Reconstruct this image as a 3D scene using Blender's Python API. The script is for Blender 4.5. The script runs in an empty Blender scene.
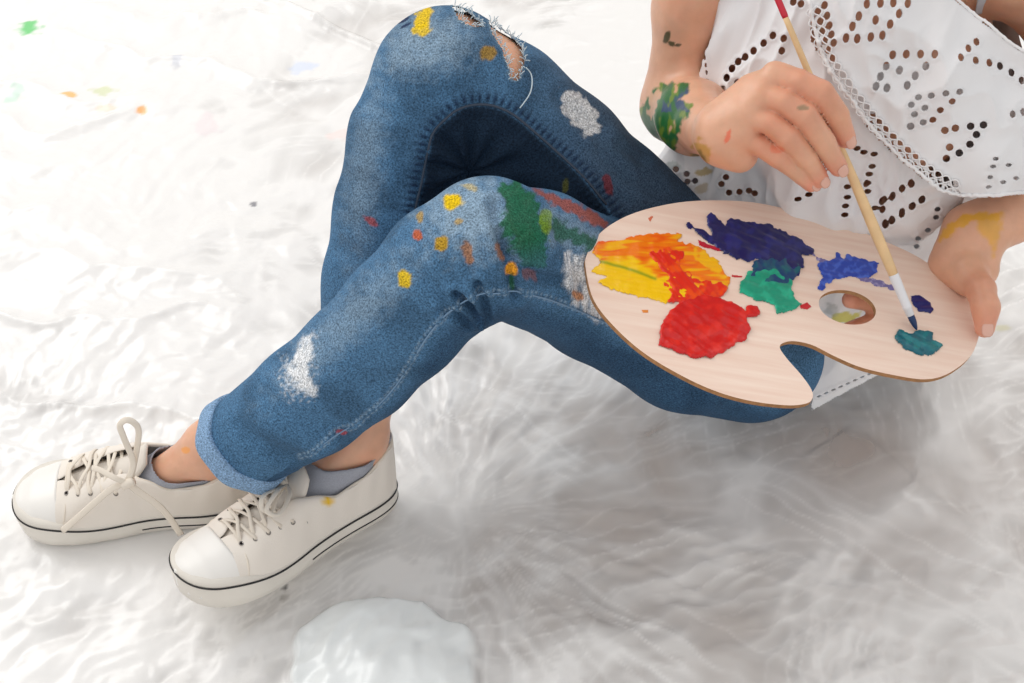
import bpy, math, random
import numpy as np
from mathutils import Vector

# ------------------------------------------------------------------ camera, world, light, exposure
S = bpy.context.scene
PITCH = math.radians(48.0)
CAM_H = 1.25
FPX = 1422.0
FWD = np.array([0, math.cos(PITCH), -math.sin(PITCH)])
UPV = np.array([0, math.sin(PITCH), math.cos(PITCH)])
RGT = np.array([1.0, 0, 0])
CAM = np.array([0, 0, CAM_H])
cam_data = bpy.data.cameras.new('camera')
cam_data.sensor_width = 36.0
cam_data.lens = FPX * 36.0 / 1024.0
cam_data.clip_start = 0.02
cam = bpy.data.objects.new('camera', cam_data)
S.collection.objects.link(cam)
cam.location = CAM
cam.rotation_euler = (math.pi / 2 - PITCH, 0, 0)
S.camera = cam
S.view_settings.view_transform = 'Standard'
S.view_settings.look = 'None'
S.view_settings.gamma = 1.0
S.view_settings.exposure = 0.0
S.view_settings.use_curve_mapping = False
S.cycles.use_denoising = True
S.cycles.max_bounces = 10
S.cycles.transparent_max_bounces = 24
S.cycles.sample_clamp_indirect = 6.0

world = bpy.data.worlds.new('daylight')
S.world = world
world.use_nodes = True
bg = world.node_tree.nodes['Background']
bg.inputs['Color'].default_value = (1.0, 0.99, 0.98, 1)
bg.inputs['Strength'].default_value = 0.80


def area(name, loc, target, size, power, color=(1, 1, 1)):
    l = bpy.data.lights.new(name, 'AREA')
    l.shape = 'RECTANGLE'
    l.size, l.size_y = size
    l.energy = power
    l.color = color
    o = bpy.data.objects.new(name, l)
    S.collection.objects.link(o)
    o.location = loc
    v = Vector(target) - Vector(loc)
    o.rotation_euler = v.to_track_quat('-Z', 'Y').to_euler()
    return o


area('window_light', (-2.0, 2.3, 2.3), (0.0, 1.0, 0.1), (2.2, 1.6), 42, (1.0, 0.985, 0.96))
area('second_window_light', (1.2, 3.2, 2.4), (0.2, 1.0, 0.2), (1.8, 1.4), 15, (1.0, 0.98, 0.95))

RNG = np.random.default_rng(7)
random.seed(7)


# ------------------------------------------------------------------ pixel <-> world for measuring the photograph
def U(px, py, d):
    return CAM + d * (FWD + (px - 512.0) / FPX * RGT + (341.5 - py) / FPX * UPV)


def UZ(px, py, z):
    r = FWD + (px - 512.0) / FPX * RGT + (341.5 - py) / FPX * UPV
    return CAM + r * ((z - CAM_H) / r[2])


def PR(P):
    v = np.asarray(P) - CAM
    d = v @ FWD
    return 512 + FPX * (v @ RGT) / d, 341.5 - FPX * (v @ UPV) / d, d


# ------------------------------------------------------------------ noise
_perm = RNG.permutation(256)
_perm = np.concatenate([_perm, _perm, _perm])
_grad = RNG.normal(size=(256, 3))
_grad /= np.linalg.norm(_grad, axis=1)[:, None]


def noise(p):
    p = np.asarray(p, float)
    i = np.floor(p).astype(int)
    f = p - i
    u = f * f * f * (f * (f * 6 - 15) + 10)
    i &= 255
    out = 0
    for dx in (0, 1):
        wx = u[:, 0] if dx else 1 - u[:, 0]
        for dy in (0, 1):
            wy = u[:, 1] if dy else 1 - u[:, 1]
            for dz in (0, 1):
                wz = u[:, 2] if dz else 1 - u[:, 2]
                h = _perm[_perm[_perm[(i[:, 0] + dx) & 255] + ((i[:, 1] + dy) & 255)] + ((i[:, 2] + dz) & 255)]
                g = _grad[h]
                out = out + wx * wy * wz * (g[:, 0] * (f[:, 0] - dx) + g[:, 1] * (f[:, 1] - dy) + g[:, 2] * (f[:, 2] - dz))
    return out * 1.6


def fbm(p, o=3):
    s, a = 0, 1
    for k in range(o):
        s = s + a * noise(p * 2 ** k + 13.7 * k)
        a *= .5
    return s


def sstep(a, b, x):
    t = np.clip((x - a) / (b - a), 0, 1)
    return t * t * (3 - 2 * t)


# ------------------------------------------------------------------ signed distance fields and surface nets
class Field:
    def __init__(self):
        self.groups = []

    def group(self):
        self.groups.append([])
        return self

    def cone(self, a, b, ra, rb, k=.008, flat=None, s=1.0):
        a, b = np.asarray(a, float), np.asarray(b, float)
        r = max(ra, rb) + .03
        lo, hi = np.minimum(a, b) - r, np.maximum(a, b) + r
        self.groups[-1].append((a, b, ra, rb, k, flat, s, lo, hi))
        return self

    def chain(self, pts, k=.008, **kw):
        for (p, r), (q, t) in zip(pts[:-1], pts[1:]):
            self.cone(p, q, r, t, k, **kw)
        return self

    def ev_group(self, g, P, blo, bhi):
        d = np.full(len(P), 9.0)
        for (a, b, ra, rb, k, flat, s, lo, hi) in g:
            if (blo > hi).any() or (bhi < lo).any():
                continue
            ba = b - a
            L2 = ba @ ba
            pa = P - a
            t = np.clip(pa @ ba / L2, 0, 1) if L2 > 1e-12 else np.zeros(len(P))
            v = pa - t[:, None] * ba
            if flat is not None:
                c = v @ flat
                v = v + np.outer(c * (s - 1), flat)
            f = np.sqrt((v * v).sum(1)) - (ra + (rb - ra) * t)
            if flat is not None and s > 1:
                f = f / (1 + (s - 1) * .5)
            h = np.clip(.5 + .5 * (d - f) / k, 0, 1)
            d = d * (1 - h) + f * h - k * h * (1 - h)
        return d

    def ev(self, P, blo=None, bhi=None, which=False):
        if blo is None:
            blo, bhi = P.min(0), P.max(0)
        ds = np.array([self.ev_group(g, P, blo, bhi) for g in self.groups])
        return (ds.min(0), ds.argmin(0)) if which else ds.min(0)

    def bounds(self):
        lo = np.min([p[7] for g in self.groups for p in g], 0)
        hi = np.max([p[8] for g in self.groups for p in g], 0)
        return lo, hi


def surface(field, h, smooth=2):
    lo, hi = field.bounds()
    N = 14
    dims = np.ceil((hi - lo) / (h * N)).astype(int) + 1
    NY, NZ = int(dims[1] * N + 4), int(dims[2] * N + 4)
    ii = np.stack(np.meshgrid(*[np.arange(n) for n in dims], indexing='ij'), -1).reshape(-1, 3)
    cen = lo + (ii + .5) * N * h
    # coarse cull by primitive
    keep = np.zeros(len(ii), bool)
    rad = N * h * .5 * 1.7321 + .012
    for s0 in range(0, len(cen), 4000):
        c = cen[s0:s0 + 4000]
        keep[s0:s0 + 4000] = np.abs(field.ev(c, c.min(0), c.max(0))) < rad * 1.25
    g = np.arange(N + 1)
    gi = np.stack(np.meshgrid(g, g, g, indexing='ij'), -1).reshape(-1, 3)
    ids, pos, quads = [], [], []
    gid = lambda I: (I[:, 0] * NY + I[:, 1]) * NZ + I[:, 2]
    for b in ii[keep]:
        base = b * N
        P = lo + (gi + base) * h
        F = field.ev(P, P[0], P[-1]).reshape(N + 1, N + 1, N + 1)
        if F.min() > 0 or F.max() < 0:
            continue
        acc = np.zeros((N, N, N, 3))
        cnt = np.zeros((N, N, N))
        for ax in range(3):
            A = np.moveaxis(F, ax, 0)
            f0, f1 = A[:-1], A[1:]
            cr = (f0 < 0) != (f1 < 0)
            t = np.where(cr, f0 / np.where(f0 == f1, 1, f0 - f1), 0)
            # position component arrays (moved axes order: ax, o1, o2)
            for u in (0, 1):
                for v in (0, 1):
                    c = cr[:, u:u + N, v:v + N]
                    tt = t[:, u:u + N, v:v + N]
                    comp = [tt, np.full_like(tt, u), np.full_like(tt, v)]
                    others = [q for q in range(3) if q != ax]
                    vec = np.zeros(c.shape + (3,))
                    vec[..., ax] = comp[0]
                    vec[..., others[0]] = u
                    vec[..., others[1]] = v
                    vec *= c[..., None]
                    acc += np.moveaxis(vec, 0, ax)
                    cnt += np.moveaxis(c, 0, ax)
            # faces
            cc = np.argwhere(cr[:, :N, :N])
            if len(cc):
                o1, o2 = [q for q in range(3) if q != ax]
                I = np.zeros((len(cc), 3), int)
                I[:, ax], I[:, o1], I[:, o2] = cc[:, 0], cc[:, 1], cc[:, 2]
                neg = F[I[:, 0], I[:, 1], I[:, 2]] < 0
                I = I + base
                q = []
                for (u, v) in ((0, 0), (-1, 0), (-1, -1), (0, -1)):
                    J = I.copy()
                    J[:, o1] += u
                    J[:, o2] += v
                    q.append(gid(J))
                q = np.stack(q, 1)
                flip = neg if ax != 1 else ~neg
                q[~flip] = q[~flip][:, ::-1]
                quads.append(q)
        m = cnt > 0
        cell = np.argwhere(m)
        pos.append(lo + (cell + base + acc[m] / cnt[m][:, None]) * h)
        ids.append(gid(cell + base))
    ids, pos, quads = np.concatenate(ids), np.concatenate(pos), np.concatenate(quads)
    o = np.argsort(ids)
    ids, pos = ids[o], pos[o]
    ix = np.searchsorted(ids, quads)
    ix = np.clip(ix, 0, len(ids) - 1)
    ok = (ids[ix] == quads).all(1)
    F = ix[ok]
    V = pos
    V = lap(V, F, smooth)
    return V, F


def lap(V, F, n, w=.5):
    E = np.concatenate([F[:, [0, 1]], F[:, [1, 2]], F[:, [2, 3]], F[:, [3, 0]]])
    E = np.concatenate([E, E[:, ::-1]])
    c = np.bincount(E[:, 0], minlength=len(V))
    c[c == 0] = 1
    for _ in range(n):
        s = np.stack([np.bincount(E[:, 0], V[E[:, 1], k], minlength=len(V)) for k in range(3)], 1) / c[:, None]
        V = V * (1 - w) + s * w
    return V


def normals(V, F):
    n = np.cross(V[F[:, 2]] - V[F[:, 0]], V[F[:, 3]] - V[F[:, 1]])
    out = np.zeros_like(V)
    for c in range(4):
        for k in range(3):
            out[:, k] += np.bincount(F[:, c], n[:, k], minlength=len(V))
    l = np.linalg.norm(out, axis=1)
    l[l == 0] = 1
    return out / l[:, None]


# ------------------------------------------------------------------ objects
def root_of(o):
    while o.parent:
        o = o.parent
    return o


def mesh(name, V, F, mat, parent=None, smooth=True, attrs=None, origin=None, keep=None):
    """V: world positions. F: array of quads or list of polygons. One mesh object."""
    V = np.asarray(V, float)
    if keep is not None:
        F = F[keep[F].all(1)]
    if isinstance(F, np.ndarray):
        used = np.zeros(len(V), bool)
        used[F.ravel()] = True
        remap = np.cumsum(used) - 1
        V, F = V[used], remap[F]
        if attrs:
            attrs = {k: v[used] for k, v in attrs.items()}
    org = np.array(root_of(parent).location) if parent else (np.asarray(origin) if origin is not None else np.zeros(3))
    me = bpy.data.meshes.new(name)
    W = V - org
    if isinstance(F, np.ndarray):
        n = F.shape[1]
        me.vertices.add(len(W))
        me.vertices.foreach_set('co', W.astype(np.float32).ravel())
        me.loops.add(F.size)
        me.loops.foreach_set('vertex_index', F.astype(np.int32).ravel())
        me.polygons.add(len(F))
        me.polygons.foreach_set('loop_start', np.arange(0, F.size, n, dtype=np.int32))
        me.update(calc_edges=True)
    else:
        me.from_pydata([tuple(v) for v in W], [], F)
        me.update()
    me.validate()
    me.polygons.foreach_set('use_smooth', np.full(len(me.polygons), smooth))
    for k, v in (attrs or {}).items():
        if v.ndim == 2:
            a = me.attributes.new(k, 'FLOAT_COLOR', 'POINT')
            c = np.ones((len(v), 4), np.float32)
            c[:, :3] = v
            a.data.foreach_set('color', c.ravel())
        else:
            a = me.attributes.new(k, 'FLOAT', 'POINT')
            a.data.foreach_set('value', v.astype(np.float32))
    if mat:
        me.materials.append(mat)
    o = bpy.data.objects.new(name, me)
    S.collection.objects.link(o)
    if parent:
        o.parent = parent
    else:
        o.location = org
    return o


def empty(name, loc, label, cat, group=None):
    o = bpy.data.objects.new(name, None)
    o.empty_display_size = .05
    S.collection.objects.link(o)
    o.location = loc
    o['label'] = label
    o['category'] = cat
    if group:
        o['group'] = group
    return o


def join(parts):
    V, F, n = [], [], 0
    for v, f in parts:
        V.append(np.asarray(v))
        F += [[i + n for i in q] for q in (f.tolist() if isinstance(f, np.ndarray) else f)]
        n += len(v)
    return np.concatenate(V), F


def spline(P, n):
    """Catmull-Rom through the rows of P, n samples."""
    P = np.asarray(P, float)
    Q = np.concatenate([[2 * P[0] - P[1]], P, [2 * P[-1] - P[-2]]])
    u = np.linspace(0, len(P) - 1, n)
    i = np.minimum(u.astype(int), len(P) - 2)
    t = (u - i)[:, None]
    a, b, c, d = Q[i], Q[i + 1], Q[i + 2], Q[i + 3]
    return .5 * (2 * b + (c - a) * t + (2 * a - 5 * b + 4 * c - d) * t ** 2 + (-a + 3 * b - 3 * c + d) * t ** 3)


def sweep(C, ru, rv, hint, sides=10, closed=False, caps=True):
    """tube with an elliptic section: ru across (perp. to hint), rv along hint."""
    C = np.asarray(C, float)
    n = len(C)
    T = np.roll(C, -1, 0) - np.roll(C, 1, 0) if closed else np.gradient(C, axis=0)
    T /= np.maximum(np.linalg.norm(T, axis=1), 1e-9)[:, None]
    H = np.broadcast_to(np.asarray(hint, float), C.shape)
    B = np.cross(T, H)
    B /= np.maximum(np.linalg.norm(B, axis=1), 1e-9)[:, None]
    Nn = np.cross(B, T)
    ru = np.broadcast_to(ru, (n,))
    rv = np.broadcast_to(rv, (n,))
    a = np.arange(sides) / sides * 2 * np.pi
    V = C[:, None] + B[:, None] * (np.cos(a)[None, :, None] * ru[:, None, None]) + Nn[:, None] * (np.sin(a)[None, :, None] * rv[:, None, None])
    V = V.reshape(-1, 3)
    F = []
    m = n if closed else n - 1
    for i in range(m):
        j = (i + 1) % n
        for k in range(sides):
            l = (k + 1) % sides
            F.append([i * sides + k, i * sides + l, j * sides + l, j * sides + k])
    if caps and not closed:
        F.append(list(range(sides))[::-1])
        F.append([(n - 1) * sides + k for k in range(sides)])
    return V, F


# ------------------------------------------------------------------ materials
def srgb(r, g, b):
    f = lambda c: (c / 255 / 12.92) if c / 255 <= .04045 else ((c / 255 + .055) / 1.055) ** 2.4
    return np.array([f(r), f(g), f(b)])


def mat(name, color=(.8, .8, .8), rough=.5, spec=.5, attr=None, bump=None, sss=0, extra=None, metal=0, mul=None):
    m = bpy.data.materials.new(name)
    m.use_nodes = True
    nt = m.node_tree
    N, L = nt.nodes, nt.links
    b = N['Principled BSDF']
    b.inputs['Base Color'].default_value = (*color, 1)
    b.inputs['Roughness'].default_value = rough
    b.inputs['Specular IOR Level'].default_value = spec
    b.inputs['Metallic'].default_value = metal
    src = None
    if attr:
        a = N.new('ShaderNodeAttribute')
        a.attribute_name = attr
        src = a.outputs['Color']
    tc = N.new('ShaderNodeTexCoord')
    if mul:   # (scale, low, high, detail): natural unevenness of the surface colour
        nz = N.new('ShaderNodeTexNoise')
        nz.inputs['Scale'].default_value = mul[0]
        nz.inputs['Detail'].default_value = mul[3]
        L.new(tc.outputs['Object'], nz.inputs['Vector'])
        mr = N.new('ShaderNodeMapRange')
        mr.inputs['From Min'].default_value = .3
        mr.inputs['From Max'].default_value = .7
        mr.inputs['To Min'].default_value = mul[1]
        mr.inputs['To Max'].default_value = mul[2]
        L.new(nz.outputs['Fac'], mr.inputs['Value'])
        mx = N.new('ShaderNodeVectorMath')
        mx.operation = 'SCALE'
        if src:
            L.new(src, mx.inputs[0])
        else:
            mx.inputs[0].default_value = tuple(color)
        L.new(mr.outputs['Result'], mx.inputs['Scale'])
        src = mx.outputs['Vector']
    if src:
        L.new(src, b.inputs['Base Color'])
    if bump:  # (scale, strength, distance)
        nz = N.new('ShaderNodeTexNoise')
        nz.inputs['Scale'].default_value = bump[0]
        nz.inputs['Detail'].default_value = 4
        L.new(tc.outputs['Object'], nz.inputs['Vector'])
        bp = N.new('ShaderNodeBump')
        bp.inputs['Strength'].default_value = bump[1]
        bp.inputs['Distance'].default_value = bump[2]
        L.new(nz.outputs['Fac'], bp.inputs['Height'])
        L.new(bp.outputs['Normal'], b.inputs['Normal'])
    if sss:
        b.inputs['Subsurface Weight'].default_value = sss
        b.inputs['Subsurface Radius'].default_value = (1.0, .35, .2)
        b.inputs['Subsurface Scale'].default_value = .006
    if extra:
        extra(nt, b)
    return m


M_skin = mat('skin', attr='Col', rough=.37, spec=.45, bump=(420, .25, .0006), sss=.25, mul=(60, .93, 1.05, 3))
M_denim = mat('denim', attr='Col', rough=.85, spec=.15, bump=(900, .5, .0008), mul=(640, .45, 1.6, 4))
M_stitch = mat('stitching', srgb(120, 140, 160), .8, .2)
M_stitch_dark = mat('dark_seam_thread', srgb(70, 80, 95), .8, .2)
M_fray = mat('frayed_denim_thread', srgb(205, 220, 228), .9, .1)
M_canvas = mat('white_canvas', srgb(224, 216, 206), .8, .2, attr=None, bump=(700, .4, .0005), mul=(30, .93, 1.04, 3))
M_canvas_paint = mat('paint_flecked_canvas', attr='Col', rough=.8, spec=.2, bump=(700, .4, .0005))
M_rubber = mat('white_rubber', srgb(228, 222, 212), .45, .4, bump=(90, .15, .0006), mul=(24, .93, 1.03, 3))
M_cap = mat('glossy_rubber', srgb(240, 237, 232), .35, .45)
M_stripe = mat('black_rubber', srgb(38, 36, 38), .5, .4)
M_lace = mat('cotton_lace', srgb(232, 222, 208), .85, .15, bump=(1500, .5, .0004))
M_eyelet = mat('worn_metal', srgb(150, 145, 140), .35, .5, metal=.8)
M_hole = mat('dark_opening', srgb(35, 30, 30), .9, .1)
M_sock = mat('grey_knit', srgb(165, 168, 178), .95, .1, bump=(900, .6, .0008), mul=(700, .9, 1.06, 2))
M_nail = mat('fingernail', srgb(226, 178, 160), .2, .6)
M_strap = mat('grey_elastic', srgb(205, 205, 210), .6, .3)
M_hair = mat('brown_hair', srgb(70, 45, 30), .45, .4, bump=(60, .5, .004))

# ------------------------------------------------------------------ floor and plastic sheet
def quad_grid(nx, ny):
    i = np.arange(nx * ny).reshape(ny, nx)
    return np.stack([i[:-1, :-1].ravel(), i[:-1, 1:].ravel(), i[1:, 1:].ravel(), i[1:, :-1].ravel()], 1)


def boards(nt, b):
    N, L = nt.nodes, nt.links
    tc = N.new('ShaderNodeTexCoord')
    mp = N.new('ShaderNodeMapping')
    mp.inputs['Rotation'].default_value = (0, 0, .95)
    L.new(tc.outputs['Object'], mp.inputs['Vector'])
    br = N.new('ShaderNodeTexBrick')
    br.inputs['Scale'].default_value = 1
    br.inputs['Brick Width'].default_value = 1.2
    br.inputs['Row Height'].default_value = .13
    br.inputs['Mortar Size'].default_value = .002
    br.inputs['Color1'].default_value = (*srgb(214, 199, 189), 1)
    br.inputs['Color2'].default_value = (*srgb(206, 191, 181), 1)
    br.inputs['Mortar'].default_value = (*srgb(176, 162, 153), 1)
    L.new(mp.outputs['Vector'], br.inputs['Vector'])
    L.new(br.outputs['Color'], b.inputs['Base Color'])


M_floor = mat('pale_floor_boards', rough=.6, extra=boards)
fl = mesh('floor', [(-4, -1, -.02), (4, -1, -.02), (4, 5, -.02), (-4, 5, -.02), (-4, -1, -.12), (4, -1, -.12), (4, 5, -.12), (-4, 5, -.12)],
          [[0, 1, 2, 3], [7, 6, 5, 4], [0, 4, 5, 1], [1, 5, 6, 2], [2, 6, 7, 3], [3, 7, 4, 0]], M_floor, smooth=False)
fl['kind'] = 'structure'
wb = mesh('wall_back', [(-4, 4.9, -.02), (4, 4.9, -.02), (4, 4.9, 2.8), (-4, 4.9, 2.8), (-4, 5.0, -.02), (4, 5.0, -.02), (4, 5.0, 2.8), (-4, 5.0, 2.8)],
          [[3, 2, 1, 0], [4, 5, 6, 7], [0, 1, 5, 4], [1, 2, 6, 5], [2, 3, 7, 6], [3, 0, 4, 7]], mat('white_wall_paint', (.8, .8, .79), .8, .2, bump=(80, .1, .001)), smooth=False)
wb['kind'] = 'structure'


def plastic(nt, b):
    N, L = nt.nodes, nt.links
    b.inputs['Base Color'].default_value = (.93, .93, .93, 1)
    at = N.new('ShaderNodeAttribute')
    at.attribute_name = 'Col'
    L.new(at.outputs['Color'], b.inputs['Base Color'])
    al = N.new('ShaderNodeAttribute')
    al.attribute_name = 'milk'
    L.new(al.outputs['Fac'], b.inputs['Alpha'])
    tc = N.new('ShaderNodeTexCoord')
    n1 = N.new('ShaderNodeTexNoise')
    n1.noise_type = 'RIDGED_MULTIFRACTAL'
    n1.inputs['Scale'].default_value = 26
    n1.inputs['Detail'].default_value = 5
    n1.inputs['Distortion'].default_value = .6
    L.new(tc.outputs['Object'], n1.inputs['Vector'])
    bp = N.new('ShaderNodeBump')
    bp.inputs['Strength'].default_value = .75
    bp.inputs['Distance'].default_value = .0035
    L.new(n1.outputs['Fac'], bp.inputs['Height'])
    L.new(bp.outputs['Normal'], b.inputs['Normal'])


M_plastic = mat('milky_plastic_film', rough=.22, spec=.5, extra=plastic)


def ridge(p, sharp=1.0):
    return (1 - np.abs(noise(p)) * 1.6).clip(0, 1) ** (1.5 * sharp)


def cells(u, v, seed):
    """distance to the nearest scattered point: sharp ridges where two cells meet."""
    iu, iv = np.floor(u).astype(int), np.floor(v).astype(int)
    f1 = np.full(len(u), 9.0)
    f2 = np.full(len(u), 9.0)
    for a in (-1, 0, 1):
        for b in (-1, 0, 1):
            h = _perm[_perm[(iu + a + seed) & 255] + ((iv + b) & 255)]
            px = iu + a + .5 + .48 * _grad[h, 0]
            py = iv + b + .5 + .48 * _grad[h, 1]
            d = np.hypot(u - px, v - py)
            f2 = np.where(d < f1, f1, np.minimum(f2, d))
            f1 = np.minimum(f1, d)
    return f1, f2


def make_sheet():
    h = .0031
    xs = np.arange(-1.12, 1.2, h)
    ys = np.arange(.33, 2.4, h)
    X, Y = np.meshgrid(xs, ys)
    x, y = X.ravel(), Y.ravel()
    z0 = np.zeros_like(x)
    w = np.stack([x, y, z0], 1)
    wx = fbm(w * 4 + 5, 3) * .035
    wy = fbm(w * 4 + 9, 3) * .035
    fx = fbm(w * 22 + 15, 2) * .006
    fy = fbm(w * 22 + 19, 2) * .006
    C = UZ(448, 505, 0)
    dx, dy = x - C[0] + wx * .45 + fx, y - C[1] + wy * .45 + fy
    r = np.sqrt(dx ** 2 + dy ** 2) + .004
    th = np.arctan2(dy, dx)
    lr = np.log(r + .03)
    # folds pulled towards C: long cells that open outwards
    g1, g2 = cells(th * 3.4 + 20, lr * 1.5 + 30, 3)
    k1, k2 = cells(th * 8.2 + 40, lr * 2.4 + 50, 11)
    fan = (g1 * .9 + k1 * .5) * np.clip(r / .22, .15, 1.0)
    fine_fan = np.exp(-((k2 - k1) / .09) ** 2)
    fanw = sstep(.02, .1, r) * (1 - sstep(.28, .75, r)) * sstep(-.45, -.16, x)
    # crumples: three sizes of ridge network, the cells drawn out along changing directions
    a0 = .75 + .5 * noise(w * 1.4 + 44)
    ca, sa = np.cos(a0), np.sin(a0)
    u, v = (x + wx + fx), (y + wy + fy)
    p1, p2 = cells((u * .86 + v * .5) * 8, (-u * .5 + v * .86) * 19, 5)
    q1, q2 = cells((u * .5 + v * .86) * 17, (-u * .86 + v * .5) * 40, 7)
    s1, s2 = cells((u * .95 - v * .3) * 62, (u * .3 + v * .95) * 38, 9)
    t1, t2 = cells((u * .7 + v * .7) * 5 + wx * 30, (-u * .7 + v * .7) * 6, 2)
    patch = sstep(-.1, .5, noise(w * 7 + 61))
    edges = .35 * np.exp(-((p2 - p1) / .06) ** 2) * patch
    for (an, sd, sc) in ((.62, 3, 1.0), (1.5, 23, 1.2), (2.5, 43, .9), (.15, 63, 1.3)):
        c_, s_ = math.cos(an), math.sin(an)
        uu_, vv_ = u * c_ + v * s_, -u * s_ + v * c_
        st_ = ridge(np.stack([uu_ * 4.5 * sc, vv_ * 42 * sc, z0 + sd], 1), 5) * sstep(.0, .45, noise(w * 4.5 + sd))
        edges = np.maximum(edges, st_)
    # long lazy folds at the left, lying across the picture
    lz = ridge(np.stack([u * 1.3, (v + wy * .7) * 8, z0 + 1], 1), 2.2)
    lzw = (1 - sstep(-.35, -.02, x)) * sstep(.85, 1.05, y)
    big = fbm(w * 2.2 + 1, 2)
    near = 1 - sstep(.8, 1.35, y)
    crw = .5 + .5 * sstep(-.3, .4, noise(w * 2.6 + 21))
    smoothreg = sstep(-.12, .05, x - .6 * (y - 1.55)) * sstep(1.3, 1.5, y)     # taut sheet beyond the knees
    z = .004 * big + .014 * fan * fanw + .009 * lz * lzw
    z += (p1 * .0085 + q1 * .0055 + s1 * .0022 + t1 * .007 + edges * .0022) * crw * (.55 + .45 * near) * (1 - .45 * fanw)
    z = z * (1 - .85 * smoothreg)
    # folded edge of the second layer beyond the knees
    A, B = UZ(262, -8, 0), UZ(392, 50, 0)
    t = (B - A)[:2] / np.linalg.norm((B - A)[:2])
    s = (x - A[0]) * -t[1] + (y - A[1]) * t[0] + .004 * noise(w * 5)
    z += .008 * np.exp(-(s / .005) ** 2) * sstep(1.25, 1.4, y) + .004 * sstep(-.004, .01, s) * sstep(1.2, 1.3, y)
    # pressed flat where the feet and the seat rest
    z = np.maximum(z, .0)
    for (cx, cy, rx, ry) in ((-.245, .85, .19, .10), (-.41, .90, .18, .085), (.30, 1.08, .29, .24)):
        g = np.exp(-(((x - cx) / rx) ** 2 + ((y - cy) / ry) ** 2) ** 3)
        z = z * (1 - g) + .006 * g
    z = z - .016
    # white film gathered at the lower edge of the view
    P = UZ(383, 672, 0)
    e = np.hypot((x - P[0] + fx * 1.5) / .095, (y - P[1] + fy * 1.5) / .092) + .10 * noise(w * 16)
    pk = 1 - sstep(.93, 1.03, e)
    z += pk * (.010 + .010 * np.clip(1 - e, 0, 1)) + pk * .004 * (q1 + p1)
    milk = .70 + .16 * noise(w * 5 + 31) + .20 * noise(np.stack([u * 11, v * 11, z0 + 3], 1)) + .14 * noise(np.stack([u * 24 + v * 12, v * 24 - u * 12, z0 + 13], 1)) + .22 * (p1 - .4) + .12 * (q1 - .4) + .22 * edges + .16 * fanw * ridge(np.stack([th * 9, lr * 1.6, z0 + 77], 1), 3)
    left = sstep(.05, -.45, x + .25 * (y - .9))
    milk += .30 * left + .30 * smoothreg + .16 * sstep(1.05, 1.35, y) + .10 * sstep(.2, .5, x) * sstep(.95, .75, y)
    for (px, py, rx, ry, k) in ((660, 470, 95, 55, .22), (620, 545, 70, 45, .16), (800, 430, 120, 40, .22), (345, 545, 60, 40, .10), (500, 600, 50, 60, .12), (900, 440, 90, 50, .12)):
        c0 = UZ(px, py, 0)
        ex, ey = UZ(px + rx, py, 0)[0] - c0[0], abs(UZ(px, py - ry, 0)[1] - c0[1])
        milk -= 1.35 * k * np.exp(-(((x - c0[0]) / ex) ** 2 + ((y - c0[1]) / ey) ** 2)) * (.7 + .8 * noise(w * 11 + 71))
    milk = milk + pk * .35
    milk = np.clip(milk, .20, .97)
    col = np.tile(np.array([.90, .887, .872]), (len(x), 1))
    col = col * (1 - pk[:, None]) + np.array([.90, .93, .93]) * pk[:, None]
    for (px, py, rx, ry, c, a) in ((27, 24, 13, 7, (70, 205, 95), .8), (69, 90, 9, 4, (255, 190, 90), .8), (100, 84, 14, 6, (200, 215, 120), .45),
                                   (140, 105, 6, 3.5, (255, 170, 70), .8), (12, 88, 10, 8, (150, 225, 190), .35), (300, 60, 16, 7, (205, 220, 250), .5),
                                   (253, 198, 3.5, 3, (110, 110, 120), .8), (175, 55, 6, 8, (195, 200, 215), .5), (340, 128, 16, 7, (250, 225, 220), .5),
                                   (205, 120, 14, 12, (240, 225, 228), .5), (1005, 322, 8, 4, (235, 230, 170), .5), (105, 103, 14, 3, (255, 215, 180), .5),
                                   (284, 583, 3, 3, (60, 60, 65), .8), (283, 592, 5, 5, (165, 160, 155), .6)):
        c0 = UZ(px, py, 0)
        ex = UZ(px + rx, py, 0)[0] - c0[0]
        ey = abs(UZ(px, py + ry, 0)[1] - c0[1])
        dd = np.sqrt(((x - c0[0]) / ex) ** 2 + ((y - c0[1]) / ey) ** 2) + .5 * fbm(w * 60, 2)
        k = (1 - sstep(.6, 1.1, dd)) * a
        col = col * (1 - k[:, None]) + srgb(*c) * k[:, None]
    F = quad_grid(len(xs), len(ys))
    o = mesh('plastic_sheet', np.stack([x, y, z], 1), F, M_plastic, attrs={'Col': col, 'milk': milk})
    o['label'] = 'crumpled milky plastic dust sheet spread over the floor'
    o['category'] = 'plastic sheet'


make_sheet()


# ------------------------------------------------------------------ the person
person = empty('person', (.33, 1.12, 0), 'person in paint-stained ripped jeans and white eyelet blouse, sitting with ankles crossed', 'person')

# joints, measured on the photograph
FK, FA = U(486, 246, 1.262), U(197, 463, 1.458)           # front (left) knee, ankle
RK, RA = U(447, 82, 1.36), U(352, 448, 1.462)             # rear (right) knee, ankle
FH, RH = np.array([.258, 1.020, .104]), np.array([.215, 1.09, .115])
px_r = lambda r, d: r * d / FPX

# --- sneakers: local frame x = heel to toe, y = sideways, z = up
SL = .257
FOOT = {}


def shoe_frame(heel, toe, roll=0.0, pitch=0.0):
    heel, toe = np.array(heel, float), np.array(toe, float)
    x = toe - heel + np.array([0, 0, pitch])
    x /= np.linalg.norm(x)
    up = np.array([0, 0, 1.0])
    y = np.cross(up, x)
    y /= np.linalg.norm(y)
    z = np.cross(x, y)
    c, s = math.cos(roll), math.sin(roll)
    y2, z2 = c * y + s * z, -s * y + c * z
    R = np.stack([x, y2, z2], 1)
    return lambda P: heel + np.asarray(P, float) @ R.T, R


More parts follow.
